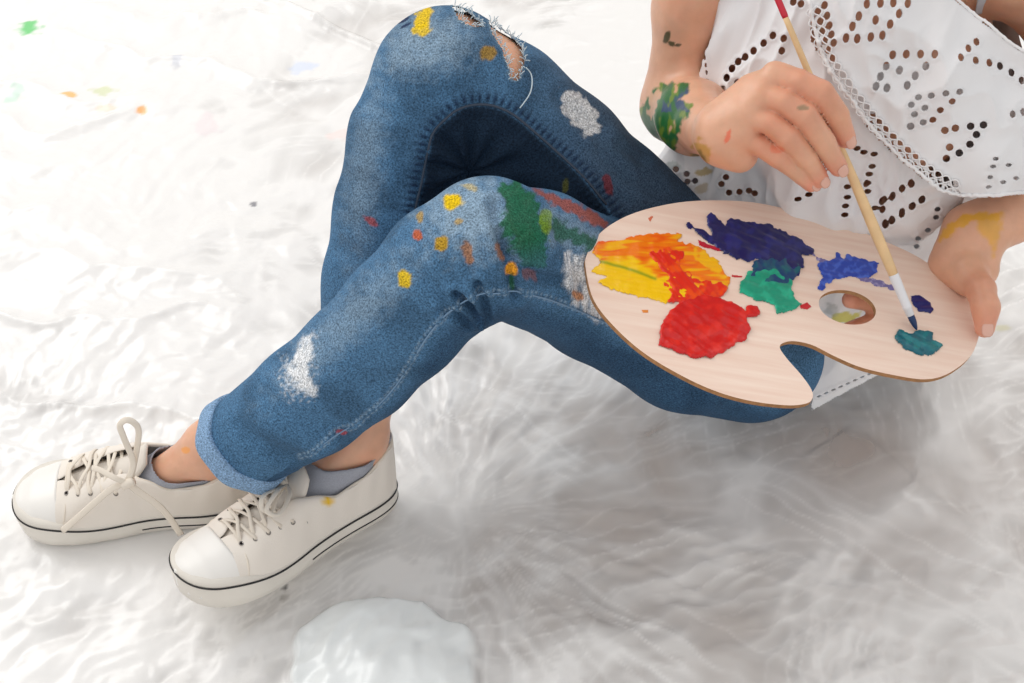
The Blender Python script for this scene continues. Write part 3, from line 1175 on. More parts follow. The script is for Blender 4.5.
_, leg = jeans.ev(V, which=True) if len(V) < 1 else (None, None)
leg = np.zeros(len(V), int)
for s0 in range(0, len(V), 50000):
    _, leg[s0:s0 + 50000] = jeans.ev(V[s0:s0 + 50000], which=True)
X, Y, D = PR(V)
face = (Nn @ -FWD) > -.1
L0, L1 = (leg == 0), (leg == 1)


def pline(X, Y, pts):
    """distance to a polyline and arc length along it, in pixels."""
    P = np.array(pts, float)
    best = np.full(len(X), 1e9)
    arc = np.zeros(len(X))
    sd = np.zeros(len(X))
    acc = 0
    for a, b in zip(P[:-1], P[1:]):
        ab = b - a
        l = np.hypot(*ab)
        t = np.clip(((X - a[0]) * ab[0] + (Y - a[1]) * ab[1]) / l ** 2, 0, 1)
        d = np.hypot(X - a[0] - t * ab[0], Y - a[1] - t * ab[1])
        m = d < best
        best = np.where(m, d, best)
        arc = np.where(m, acc + t * l, arc)
        sd = np.where(m, np.sign(ab[0] * (Y - a[1]) - ab[1] * (X - a[0])), sd)
        acc += l
    return best, arc, sd


SEAM_R = spline([(404, 262), (411, 225), (418, 192), (425, 162), (431, 135), (445, 118), (462, 106), (489, 104), (515, 116), (549, 145), (579, 172), (606, 205), (625, 235)], 60)
SEAM_F = spline([(300, 458), (325, 441), (385, 398), (426, 336), (447, 312), (475, 293), (500, 290), (533, 293), (594, 316), (640, 342), (700, 372), (770, 398)], 60)
dR, aR, sR = pline(X, Y, SEAM_R)
dF, aF, sF = pline(X, Y, SEAM_F)
disp = fbm(V * 14, 2) * .0016
# seam ridges and puckering beside them
inR = L1 & face
disp += inR * (.0016 * np.exp(-((dR - 6) / 6.5) ** 2) + .0008 * np.sin(aR * .9 + .6 * noise(V * 60)) * np.exp(-((dR - 7) / 7) ** 2))
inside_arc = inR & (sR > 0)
# pulled folds in the hollow of the rear knee
c0 = np.array([470, 172.])
ang = np.arctan2(Y - c0[1], X - c0[0])
rr_ = np.hypot(X - c0[0], Y - c0[1])
disp += inside_arc * .0028 * np.sin(ang * 9 + .8 * noise(V * 25)) * np.exp(-((rr_ - 30) / 26) ** 2)
inF = L0 & face
disp += inF * (.0013 * np.exp(-((dF) / 3.0) ** 2) + .0005 * np.sin(aF * .8) * np.exp(-((dF - 4) / 5) ** 2))
# creases behind the front knee
for (pts, w, a) in (([(478, 316), (468, 302), (455, 293)], 3.5, -.003), ([(487, 318), (484, 300), (478, 285)], 4, -.003), ([(470, 322), (455, 313), (440, 311)], 4, -.0022),
                    ([(515, 295), (508, 270), (498, 235), (492, 205)], 5, -.0028), ([(445, 300), (425, 280), (408, 262)], 6, -.0016), ([(478, 285), (470, 262), (466, 245)], 5, -.0014),
                    ([(500, 232), (512, 258), (535, 275), (565, 282)], 5, -.0022), ([(560, 232), (575, 255), (580, 290)], 7, -.0018),
                    ([(305, 470), (335, 455), (360, 430)], 4, -.0016), ([(240, 425), (262, 445), (300, 460)], 7, -.0016), ([(268, 398), (300, 420), (340, 432)], 9, -.0016)):
    d_, a_, _s = pline(X, Y, spline(pts, 20))
    disp += 1.5 * inF * a * (np.exp(-(d_ / w) ** 2) - .6 * np.exp(-((d_ - 2 * w) / w) ** 2))
for (pts, w, a) in (([(360, 100), (385, 120), (405, 150)], 8, -.0016), ([(350, 180), (372, 190), (400, 215)], 9, -.0016), ([(345, 250), (365, 262), (385, 285)], 8, -.0014),
                    ([(535, 75), (560, 105), (600, 130)], 8, -.002), ([(560, 95), (590, 130), (640, 160)], 6, -.002), ([(428, 45), (450, 60), (480, 62)], 10, -.001),
                    ([(600, 150), (625, 175), (655, 190)], 7, -.002)):
    d_, a_, _s = pline(X, Y, spline(pts, 20))
    disp += inR * a * (np.exp(-(d_ / w) ** 2) - .6 * np.exp(-((d_ - 2 * w) / w) ** 2))
disp = disp * (.35 + .95 * sstep(.12, .5, Nn @ -FWD))
V = V + Nn * disp[:, None]

# colour of the cloth: indigo, faded on the fronts, inner panel unfaded with its shade painted in
DEN, UNFADED_SHADED, FADE = srgb(74, 112, 146), srgb(20, 32, 48), srgb(142, 164, 182)
col = np.tile(DEN, (len(V), 1))
col = mixc(col, srgb(52, 80, 106), sstep(-.2, .5, fbm(V * 18, 3)) * .6)
# fade on front leg: knee and shin front
k = blob(X, Y, 470, 215, 62, 48, 25, .35, .8) * inF * .75
col = mixc(col, FADE, k)
k = blob(X, Y, 350, 320, 120, 26, -44, .35, .9) * inF * .45
col = mixc(col, FADE, k)
k = blob(X, Y, 575, 235, 60, 22, 28, .35, .9) * inF * .5
col = mixc(col, FADE, k)
k = blob(X, Y, 425, 45, 60, 36, -10, .35, .9) * inR * .7
col = mixc(col, FADE, k)
k = blob(X, Y, 365, 170, 22, 110, 8, .35, .9) * inR * .4
col = mixc(col, FADE, k)
col = mixc(col, UNFADED_SHADED, inside_arc * sstep(0, 4, dR) * .92)  # unfaded inner panel, its shade painted into the colour too
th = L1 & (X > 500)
col = mixc(col, srgb(62, 78, 98), sstep(500, 600, X) * inR * (sR <= 0) * .75)  # shade on the rear thigh painted in, growing to the right
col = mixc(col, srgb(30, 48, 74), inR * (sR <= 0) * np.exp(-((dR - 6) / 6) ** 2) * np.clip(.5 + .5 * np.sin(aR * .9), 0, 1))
col = mixc(col, srgb(34, 60, 88), inF * sstep(2, 22, dF) * (sF > 0) * .65)  # underside shade of the front leg painted into the denim
col = mixc(col, srgb(34, 60, 88), (leg == 0) * (sF > 0) * (~face) * .6)  # the same painted shade continued round the back
col = mixc(col, srgb(150, 172, 190), inF * np.exp(-((dF - 2.2) / 1.1) ** 2) * (.35 + .35 * np.sin(aF * 1.2)))
crease_shade = [([(478, 316), (468, 302), (455, 293)], 3), ([(515, 295), (508, 270), (500, 240)], 2.5)]  # shade in two knee creases, painted as dark lines
for pts, w in crease_shade:
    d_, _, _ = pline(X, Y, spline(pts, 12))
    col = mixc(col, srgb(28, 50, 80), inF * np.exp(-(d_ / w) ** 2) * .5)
# paint on the cloth
def dab(c, k):
    global col
    col = mixc(col, srgb(*c), np.clip(k, 0, 1))


YEL, OCH = (214, 180, 20), (176, 138, 22)
dab(YEL, blob(X, Y, 453, 202, 12, 7.5, -8, .35) * inF)
dab(YEL, blob(X, Y, 405, 278, 7, 11, -5, .35) * inF * .95)
dab(OCH, blob(X, Y, 443, 244, 8, 8, 0, .4) * inF * .95)
dab((190, 90, 40), blob(X, Y, 418, 236, 5, 5, 0, .4) * inF * .9)
dab(OCH, blob(X, Y, 421, 218, 4, 6, 0, .4) * inF * .7)
dab(OCH, blob(X, Y, 459, 221, 4.5, 4, 0, .4) * inF * .7)
dab((170, 110, 50), blob(X, Y, 467, 252, 5, 13, -10, .5) * inF * .75)
dab((200, 170, 60), blob(X, Y, 470, 188, 9, 3, 10, .5) * inF * .5)
dab((24, 96, 52), poly_mask(X, Y, [(501, 184), (512, 180), (524, 184), (537, 200), (546, 225), (547, 262), (540, 272), (520, 262), (508, 240), (501, 215)], 3, 8, 2) * inF * (.86 - .35 * sstep(235, 270, Y)))
dab((32, 90, 60), poly_mask(X, Y, [(548, 216), (560, 222), (592, 238), (602, 248), (590, 250), (560, 238)], 3, 6, 3) * inF * .8)
dab((120, 150, 30), blob(X, Y, 545, 222, 7, 14, -10, .5) * inF * .7)
dab((150, 78, 62), poly_mask(X, Y, [(534, 188), (550, 192), (580, 206), (608, 222), (604, 230), (575, 215), (548, 202)], 2.5, 5, 5) * inF * .85)
dab((222, 150, 30), blob(X, Y, 511, 268, 6, 7, 30, .4) * inF * .95)
dab((160, 100, 50), blob(X, Y, 500, 252, 4, 11, -25, .5) * inF * .7)
dab((140, 85, 75), blob(X, Y, 530, 275, 12, 5, 20, .6) * inF * .55)
dab((40, 100, 50), blob(X, Y, 513, 285, 2.2, 11, -5, .3) * inF * .7)
WH = (226, 228, 230)
streak = .5 + .5 * noise(np.stack([X * .5, Y * .06, X * 0 + 5], 1))
dab(WH, poly_mask(X, Y, [(563, 258), (572, 252), (584, 254), (592, 290), (603, 318), (596, 322), (575, 302), (565, 285)], 3, 4, 7) * inF * np.clip(streak * 1.5, 0, .95))
dab((190, 120, 50), blob(X, Y, 578, 296, 7, 4, 20, .5) * inF * .8)
str2 = .5 + .5 * noise(np.stack([X * .35 + Y * .1, Y * .08, X * 0 + 6], 1))
dab(WH, poly_mask(X, Y, [(298, 345), (305, 335), (312, 330), (315, 348), (310, 370), (316, 392), (310, 396), (298, 386), (290, 375)], 4, 6, 8) * inF * np.clip(.45 + str2 * .8, 0, .95))
dab(WH, blob(X, Y, 298, 376, 17, 22, -10, .8, .8, seed=4, fr=.25) * inF * .55)
dab((170, 60, 60), blob(X, Y, 342, 433, 7, 2.5, 0, .5) * inF * .7)
dab((165, 70, 70), blob(X, Y, 371, 221, 10, 3.5, 35, .5) * inR * .8)
dab(YEL, blob(X, Y, 424, 19, 9, 11, 0, .6, seed=2) * inR * .95)
dab(YEL, blob(X, Y, 424, 30, 11, 6, 0, .5, seed=5) * inR * .9)
dab((160, 125, 40), blob(X, Y, 487, 54, 8, 8, 0, .4) * inR * .85)
dab((25, 40, 75), blob(X, Y, 403, 20, 8, 2, -25, .3) * inR * .9)
dab((25, 40, 75), blob(X, Y, 406, 25, 7, 1.6, -25, .3) * inR * .9)
str3 = .5 + .5 * noise(np.stack([X * .45, Y * .3, X * 0 + 8], 1))
dab((214, 216, 218), poly_mask(X, Y, [(564, 90), (572, 92), (592, 106), (598, 128), (592, 136), (580, 130), (567, 116)], 2, 6, 9) * inR * np.clip(.35 + str3, 0, .9))
dab((120, 40, 40), blob(X, Y, 608, 184, 5, 12, -20, .5) * inR * .75)
dab((110, 110, 30), blob(X, Y, 566, 184, 4, 7, 0, .5) * inR * .55)
# rips: two holes at the rear knee
rip1 = [(454, 8), (462, 10), (478, 22), (482, 26), (470, 26), (460, 20)]
rip2 = [(490, 22), (497, 26), (514, 40), (522, 48), (523, 62), (518, 77), (512, 79), (508, 66), (503, 48), (494, 36)]
m1 = np.maximum(poly_mask(X, Y, rip1, .5, 1.5, 1), poly_mask(X, Y, rip2, .5, 1.5, 2)) * inR
halo = np.maximum(poly_mask(X, Y, rip1, 5, 3, 1), poly_mask(X, Y, rip2, 5, 3, 2)) * inR
col = mixc(col, srgb(172, 196, 208), halo * .8)
# open leg ends
cutF = inv_ax = None
axF = (FA - FK) / np.linalg.norm(FA - FK)
endF = front[0][0] + axF * .022
axR = (RA - RK) / np.linalg.norm(RA - RK)
endR = rear[0][0] + axR * .012
keep = (m1 < .5)
keep &= ~((leg == 0) & (((V - endF) @ axF) > 0) & (np.linalg.norm(V - endF, axis=1) < .08))
keep &= ~((leg == 1) & (((V - endR) @ axR) > 0) & (np.linalg.norm(V - endR, axis=1) < .08))
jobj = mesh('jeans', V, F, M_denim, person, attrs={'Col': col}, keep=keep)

JV, JN, JX, JY, JL, JF = V, Nn, X, Y, leg, face


def on_jeans(px, py, lg, off=.0012):
    m = (JL == lg) & JF
    i = np.where(m)[0][np.argmin((JX[m] - px) ** 2 + (JY[m] - py) ** 2)]
    return JV[i] + JN[i] * off, JN[i]


# stitched seams lying on the cloth
def seam(name, pts, lg, m_, r=.0007, off=.001):
    C, H = [], []
    for p in pts:
        a, n = on_jeans(p[0], p[1], lg, off)
        C.append(a)
        H.append(n)
    C = np.array(C)
    for _ in range(3):
        C[1:-1] = (C[:-2] + 2 * C[1:-1] + C[2:]) / 4
    v, f = sweep(C, r * 1.3, r * .8, np.array(H), 6)
    mesh(name, v, f, m_, jobj)


seam('inseam', SEAM_R[2:-5], 1, M_stitch_dark, .0009)
seam('outseam', SEAM_F[3:-12], 0, mat('faded_seam', srgb(120, 150, 180), .85, .1), .0006, .0004)
# frayed threads around the rips
rr = random.Random(11)
parts = []
for poly in (rip1, rip2):
    Pp = np.array(poly + [poly[0]], float)
    for a, b in zip(Pp[:-1], Pp[1:]):
        n = max(2, int(np.hypot(*(b - a)) / 1.3))
        for i in range(n):
            q = a + (b - a) * (i + rr.random()) / n
            p, nn = on_jeans(q[0], q[1], 1, .0005)
            e = RGT * rr.uniform(-.005, .005) + UPV * rr.uniform(-.004, .005) + nn * rr.uniform(.0005, .004)
            parts.append(sweep(spline([p, p + e * .5 + nn * .001, p + e], 5), .0004, .0004, FWD, 4))
v, f = join(parts)
mesh('frayed_edge', v, f, M_fray, jobj)['kind'] = 'stuff'
p0, n0 = on_jeans(524, 72, 1)
pts = [on_jeans(x, y, 1, .004)[0] for x, y in ((523, 70), (530, 74), (531, 84), (527, 96), (519, 108))]
v, f = sweep(spline(pts, 20), .0006, .0006, FWD, 6)
mesh('loose_thread', v, f, M_fray, jobj)['label'] = 'long loose white thread hanging from the knee rip'


# turn-ups
def cuff(c, ax, r, width, m_, lab=None, tilt=None):
    ax = ax / np.linalg.norm(ax)
    s = np.cross(ax, (0, 0, 1))
    s /= np.linalg.norm(s)
    t = np.cross(s, ax)
    prof = [(-width * .5, -.004), (-width * .5, .0015), (-width * .42, .0035), (-width * .1, .004), (width * .3, .0042), (width * .48, .0032), (width * .53, 0), (width * .48, -.003), (width * .2, -.0045), (-width * .3, -.005)]
    n = 72
    V, F = [], []
    for i in range(n):
        a = i / n * 2 * math.pi
        rd = s * math.cos(a) + t * math.sin(a)
        wob = .0012 * math.sin(3 * a + 1) + .0008 * math.sin(7 * a)
        for (x, y) in prof:
            V.append(c + ax * (x + wob * .8) + rd * (r + y + wob + .0015 * math.sin(2 * a) * x / width))
    k = len(prof)
    for i in range(n):
        for j in range(k):
            F.append([i * k + j, ((i + 1) % n) * k + j, ((i + 1) % n) * k + (j + 1) % k, i * k + (j + 1) % k])
    V = np.array(V)
    cc = np.tile(srgb(128, 158, 190), (len(V), 1))
    o = mesh('cuff', V, F, m_, jobj)
    o.data.attributes.new('Col', 'FLOAT_COLOR', 'POINT').data.foreach_set('color', np.concatenate([cc, np.ones((len(cc), 1))], 1).astype(np.float32).ravel())
    o['label'] = 'pale blue turned-up cuff'
    return o


cuff(endF - axF * .012, axF + h_([.0, 0, -.05]), px_r(49.5, 1.40), .022, M_denim)
cuff(endR - axR * .004, axR, px_r(38, 1.45), .024, M_denim)

# --- blouse
bl = Field().group()
bt = [(.33, 1.10, .06), (.335, 1.162, .25), (.342, 1.15, .39), (.335, 1.185, .50)]
br_ = [.165, .152, .150, .115]
for a, b, ra, rb in zip(bt[:-1], bt[1:], br_[:-1], br_[1:]):
    bl.cone(a, b, ra, rb, .03, flat=fdir, s=1.4)
bl.cone((.285, 1.085, .38), (.30, 1.065, .30), .055, .05, .04)
bl.cone((.385, 1.07, .38), (.385, 1.055, .30), .055, .05, .04)
bl.cone(U(760, 150, 1.47), U(672, 186, 1.52), .05, .03, .03)       # fabric falling over the hip
bl.cone((.36, 1.07, .10), (.375, 1.05, .02), .075, .085, .04)        # hem spreading on the sheet
bl.cone(bt[3], RS, .07, .05, .03)
bl.cone(bt[3], LS, .07, .05, .03)


def ell(zs, s, ox, oy, w, h, ang=0):
    return [(x / s + ox, y / s + oy, w, h, ang) for x, y in zs]


EY_TOP = []
EY_TOP += ell([(270, 12), (312, 10), (352, 8), (397, 10), (370, 42), (342, 75), (297, 62), (245, 50), (225, 82), (205, 118), (240, 120), (282, 115), (318, 110)], 3.107, 780, 0, 3.3, 5.0, 8)
EY_TOP += ell([(350, 170), (392, 168), (436, 168), (480, 168), (453, 205), (420, 235), (395, 265), (371, 218), (330, 205), (312, 237), (298, 268), (332, 273)], 3.107, 780, 0, 3.5, 4.6, 10)
EY_TOP += ell([(430, 302), (470, 297), (515, 290), (558, 285), (535, 315), (498, 342), (475, 372), (445, 380), (450, 335), (418, 355), (408, 325)], 3.107, 780, 0, 3.6, 3.2, -15)
EY_TOP += ell([(406, 392), (512, 405), (545, 398), (592, 392), (632, 388), (610, 418), (590, 448), (527, 457), (557, 475), (517, 492)], 3.107, 780, 0, 3.9, 3.8, 0)
EY_TOP += ell([(585, 150), (610, 130), (562, 178), (608, 188), (650, 195), (683, 205), (718, 225), (750, 250), (722, 355), (755, 348), (790, 360), (775, 275)], 3.107, 780, 0, 3.0, 4.2, -15)
EY_TOP += ell([(670, 493), (710, 512), (662, 517), (653, 550), (693, 565), (733, 553), (648, 580)], 3.107, 780, 0, 3.2, 2.0, 0)
NET = spline([(813, 8), (817, 25), (823, 48), (836, 72), (850, 92), (866, 113), (884, 133), (903, 151), (922, 167), (940, 180), (960, 190)], 220)
seg = np.r_[0, np.cumsum(np.hypot(*np.diff(NET, axis=0).T))]
for row in (-1, 0, 1, 2):
    s = 4.5 * (row % 2)
    while s < seg[-1]:
        i = int(np.searchsorted(seg, s))
        i = min(i, len(NET) - 2)
        t = NET[i + 1] - NET[i]
        t /= np.hypot(*t)
        n = np.array([-t[1], t[0]])
        if row in (0, 1) or (row == -1 and s < 75) or (row == 2 and s < 45):
            p = NET[i] - n * (row * 8 - 4)
            EY_TOP.append((p[0], p[1], 3.2, 4.3, math.degrees(math.atan2(t[1], t[0])) - 60))
        s += 10
EY_LOW = []
EY_LOW += ell([(400, 100), (372, 92), (348, 112), (322, 132), (300, 148), (282, 160), (266, 178), (252, 202), (242, 232), (268, 238), (280, 215), (395, 132), (445, 10), (425, 5)], 2.6, 630, 0, 3.3, 4.0, 15)
EY_LOW += ell([(150, 472), (148, 452), (250, 460), (238, 478), (258, 500), (285, 498), (310, 495), (325, 502), (170, 470), (120, 440)], 2.6, 630, 0, 3.2, 3.0, 0)
EY_LOW += ell([(437, 517), (465, 505), (483, 490), (565, 485), (565, 512), (560, 535), (558, 558), (590, 385), (608, 395), (635, 400), (630, 432), (622, 452), (618, 475), (618, 497), (637, 540)], 2.6, 630, 0, 3.9, 2.5, -5)
EY_LOW += ell([(663, 580), (680, 570), (707, 550), (735, 535), (760, 518), (655, 522), (683, 508), (708, 490), (730, 475)], 2.6, 630, 0, 2.9, 4.2, 15)
EY_LOW += ell([(20, 10), (75, 60), (70, 90), (100, 52), (130, 25), (160, 12), (80, 138), (100, 125), (130, 105), (160, 80), (190, 60)], 3.1, 860, 180, 3.0, 4.0, 20)
EY_LOW += ell([(235, 115), (210, 155), (180, 180), (175, 205), (240, 90)], 3.1, 860, 180, 3.0, 2.4, 0)
EY_LOW += [(700 + i * 1.0, 20 + i * 7.5, 1.2, 2.8, -8) for i in range(12)]
EY_LOW += [(819 + i * 7.2, 396 - i * 3.2, 2.6, 1.1, -20) for i in range(8)]
EY_LOW += [(648 + (i % 2) * 9, 158 + i * 5, 2.8, 2.2, 20) for i in range(7)]


def eyelet_field(X, Y, lst):
    d = np.full(len(X), 9.0)
    for (cx, cy, w, h, a) in lst:
        m = (np.abs(X - cx) < 16) & (np.abs(Y - cy) < 16)
        if not m.any():
            continue
        c, s = math.cos(math.radians(a)), math.sin(math.radians(a))
        dx, dy = X[m] - cx, Y[m] - cy
        q = np.hypot((dx * c + dy * s) / w, (-dx * s + dy * c) / h)
        d[m] = np.minimum(d[m], (q - 1) * min(w, h))
    return d


def cloth(nt, b):
    N, L = nt.nodes, nt.links
    b.inputs['Base Color'].default_value = (.86, .86, .87, 1)
    a = N.new('ShaderNodeAttribute')
    a.attribute_name = 'Col'
    L.new(a.outputs['Color'], b.inputs['Base Color'])
    h = N.new('ShaderNodeAttribute')
    h.attribute_name = 'hole'
    mr = N.new('ShaderNodeMapRange')
    mr.inputs['From Min'].default_value = -.15
    mr.inputs['From Max'].default_value = .15
    L.new(h.outputs['Fac'], mr.inputs['Value'])
    L.new(mr.outputs['Result'], b.inputs['Alpha'])


M_blouse = mat('white_cotton', rough=.85, spec=.15, extra=cloth)


def blouse_mesh(field, h, eyes, keepfn, name, parent, thick=None, foldk=1.0):
    V, F = surface(field, h, 2)
    Nn = normals(V, F)
    if ((V - V.mean(0)) * Nn).sum() < 0:
        F = F[:, ::-1]
        Nn = -Nn
    ang = V[:, 0] * 18 + V[:, 2] * 3
    f = .0045 * np.sin(ang * 1.4 + 3 * fbm(V * 5, 2)) * sstep(.42, .2, V[:, 2]) + .010 * fbm(V * np.array([12, 12, 5.0]), 3) + .0065 * ridge(V * np.array([16, 16, 9.0]), 1.2)
    V = V + Nn * (f * foldk)[:, None]
    V = V + Nn * (.0035 * ridge(V * np.array([34, 34, 15.0]) + fbm(V * 9, 2)[:, None] * .8, 1.3) * foldk)[:, None]
    V[:, 2] = np.maximum(V[:, 2], .0005 + .002 * np.abs(noise(V * 20)))
    X, Y, D = PR(V)
    fc = (Nn @ -FWD) > 0
    d = np.where(fc, eyelet_field(X, Y, eyes), 9.0)
    V = V + Nn * (.0014 * np.exp(-((d - 1.3) / 1.0) ** 2))[:, None]
    col = np.tile(np.array([.84, .84, .855]), (len(V), 1))
    if name == 'blouse':
        for (cx, cy, rx, ry, c, a) in ((704, 172, 9, 4, (190, 160, 60), .7), (700, 188, 7, 6, (170, 140, 60), .5), (660, 178, 10, 8, (200, 195, 150), .35),
                                       (668, 166, 14, 5, (120, 140, 130), .4), (845, 318, 14, 7, (215, 205, 60), .8), (832, 310, 8, 6, (160, 165, 160), .5)):
            col = mixc(col, srgb(*c), blob(X, Y, cx, cy, rx, ry, 0, .7) * fc * a)
    k = keepfn(V, X, Y, D, fc)
    return mesh(name, V, F, M_blouse, parent, attrs={'Col': col, 'hole': d}, keep=k), (V, Nn, X, Y, fc)


def keep_low(V, X, Y, D, fc):
    k = np.ones(len(V), bool)
    # armhole of the right arm and neck opening
    k &= ~((X < 679 + (Y - 0) * .22) & (Y < 118))
    k &= ~(V[:, 2] > .535)
    k &= ~(fc & (X > 812) & (Y < 62) & (X - 812 > (Y - 40) * .6))
    k &= ~(fc & ((X - 962) ** 2 + (Y - 132) ** 2 < 34 ** 2))
    k &= ~(fc & ((X - 1005) ** 2 + (Y - 66) ** 2 < 26 ** 2))
    k &= ~(fc & (pline(X, Y, NET[118:205])[0] < 6.5))
    k &= ~((X < 811) & (Y > 300))
    k &= ~((Y > 411 - (X - 812) * .53) & (Y > 300))
    ra = (V - RS) @ (RE - RS) / ((RE - RS) @ (RE - RS))
    k &= ~((np.linalg.norm(np.cross(V - RS, (RE - RS) / np.linalg.norm(RE - RS)), axis=1) < .038) & (ra < 1))
    k &= V[:, 2] > .0008
    return k


blouse, _ = blouse_mesh(bl, .0021, EY_LOW, keep_low, 'blouse', person)

ov = Field().group()
ot = [(.345, 1.125, .27), (.345, 1.14, .39), (.335, 1.18, .50)]
orr = [.158, .157, .122]
for a, b, ra, rb in zip(ot[:-1], ot[1:], orr[:-1], orr[1:]):
    ov.cone(a, b, ra, rb, .03, flat=fdir, s=1.35)
ov.cone((.285, 1.083, .38), (.295, 1.065, .31), .060, .058, .04)
ov.cone((.385, 1.065, .38), (.39, 1.045, .31), .062, .060, .04)
ov.cone(LS, LE + (-.03, 0, .02), .062, .07, .04)
ov.cone((.43, 1.08, .42), U(985, 150, 1.335), .06, .05, .05)
EDGE = [(796, -60), (806, 0), (812, 30), (820, 56), (832, 78), (848, 100), (862, 120), (882, 142), (900, 160), (920, 176), (938, 190), (960, 197), (985, 198), (1024, 195), (1100, 190), (1300, 190), (1300, 200), (1300, 260)]
NECK = [(880, -80), (930, -22), (957, 0), (985, 22), (1024, 52), (1075, 62), (1180, 50), (1250, -10), (1300, -60)]
CLIP = EDGE[:-2] + NECK[::-1]


def keep_ov(V, X, Y, D, fc):
    sc = 1.2 * np.abs(np.sin(seg_arc(X, Y)))
    return poly_mask(X, Y, CLIP, .5) > .5


def seg_arc(X, Y):
    return (X + Y) * .25


ovo, OV = blouse_mesh(ov, .0021, EY_TOP, keep_ov, 'flounce', blouse, foldk=1.1)
ovo['label'] = 'upper flounce of the blouse with lace edge'
md = ovo.modifiers.new('thickness', 'SOLIDIFY')
md.thickness = .0012

M_thread = mat('white_thread', (.88, .88, .89), .8, .2)


def on_cloth(px, py, off):
    V, Nn, X, Y, fc = OV
    m = fc & (np.abs(X - px) < 6) & (np.abs(Y - py) < 6)
    if not m.any():
        return None
    i = np.where(m)[0]
    q = (X[i] - px) ** 2 + (Y[i] - py) ** 2
    i = i[q < q.min() + 3]
    i = i[np.argmin(PR(V[i])[2])]
    return V[i] + Nn[i] * off


def thread(name, pts, r, off, parent=None):
    C = [on_cloth(x, y, off) for x, y in pts]
    C = np.array([c for c in C if c is not None])
    for _ in range(2):
        C[1:-1] = (C[:-2] + 2 * C[1:-1] + C[2:]) / 4
    v, f = sweep(C, r, r * .8, FWD, 6)
    return mesh(name, v, f, M_thread, parent or ovo)


tn = np.gradient(NET, axis=0)
tn /= np.linalg.norm(tn, axis=1)[:, None]
nn2 = np.stack([-tn[:, 1], tn[:, 0]], 1)
for ph in (0, math.pi):
    for cen_ in (-4.2, 4.2):
        thread('net_thread', NET[::2] + nn2[::2] * (cen_ + 4.4 * np.sin(seg[::2] / 10 * math.pi + ph))[:, None], .0007, .0012)
edge_c = spline(EDGE[1:15], 260)
te = np.gradient(edge_c, axis=0)
te /= np.linalg.norm(te, axis=1)[:, None]
ne = np.stack([te[:, 1], -te[:, 0]], 1)
sa_ = np.r_[0, np.cumsum(np.hypot(*np.diff(edge_c, axis=0).T))]
thread('scalloped_edging', edge_c + ne * (1.5 + 1.6 * np.abs(np.sin(sa_ / 7 * math.pi)))[:, None], .0018, .0010)

thread('neckline_hem', spline(NECK[1:7], 200), .0014, .0002)

# bra strap over the left shoulder
st = np.array([(979, 14, 0), (983, 0, 0), (988, -18, 0), (996, -45, 0)])
BV, BX, BY = None, None, None


def on_body(px, py, off=.001, dd=(1.05, 1.55)):
    # march along the sight line to the skin
    t = np.linspace(dd[0], dd[1], 900)
    P = np.array([U(px, py, q) for q in t])
    f = body.ev(P)
    i = np.argmax(f < off)
    return P[i]


pts = [on_body(x, y, .0012) for x, y, _ in st]
v, f = sweep(spline(pts, 16), .0055, .0008, -FWD, 10)
mesh('bra_strap', v, f, M_strap, person)

def ball(c, r, sc=(1, 1, 1), n=16):
    a = np.linspace(0, np.pi, n)
    b = np.linspace(0, 2 * np.pi, n * 2)
    A, B = np.meshgrid(a, b, indexing='ij')
    P = np.stack([np.sin(A) * np.cos(B), np.sin(A) * np.sin(B), np.cos(A)], -1).reshape(-1, 3)
    return c + P * r * np.array(sc), quad_grid(n * 2, n)


M_eye = mat('eye_white', srgb(235, 232, 228), .2, .5)
M_iris = mat('dark_iris', srgb(60, 42, 30), .15, .6)
for sx in (-1, 1):
    ec = head + h_([sx * .030 - .006, -.0655, -.012])
    v, f = ball(ec, .0115, (1.2, 1, .62))
    eo = mesh('eye', v, f, M_eye, person)
    v, f = ball(ec + (0, -.0075, 0), .0052, (1, .9, 1))
    mesh('iris', v, f, M_iris, eo)

# hair: shell over the skull, falling behind
hf = Field().group()
hf.cone(head + (0, .02, .012), head + (0, .04, -.05), .092, .078, .02)
hf.cone(head + (0, .05, -.04), head + (0, .07, -.2), .07, .055, .03)
V, F = surface(hf, .004, 1)
Nn = normals(V, F)
if ((V - V.mean(0)) * Nn).sum() < 0:
    F = F[:, ::-1]
    Nn = -Nn
V = V + Nn * (.003 * ridge(V * np.array([60, 60, 8.]), 1))[:, None]
kp = ~((V[:, 1] < head[1] - .035) & (V[:, 2] < head[2] + .045))
mesh('hair', V, F, M_hair, person, keep=kp)

# ------------------------------------------------------------------ palette
PZ = lambda x, y: .268 + .075 * (x < 9) * 0
# board plane: higher on the knee side, lower on the far side of the lap
PL0 = U(590, 262, 1.258)
PL1 = U(978, 330, 1.328)
PL2 = U(715, 202, 1.362)
pn = np.cross(PL1 - PL0, PL2 - PL0)
pn /= np.linalg.norm(pn)
if pn[2] < 0:
    pn = -pn


def onp(px, py, off=0.0):
    r = FWD + (px - 512.0) / FPX * RGT + (341.5 - py) / FPX * UPV
    t = ((PL0 - CAM) @ pn) / (r @ pn)
    return CAM + r * t + pn * off


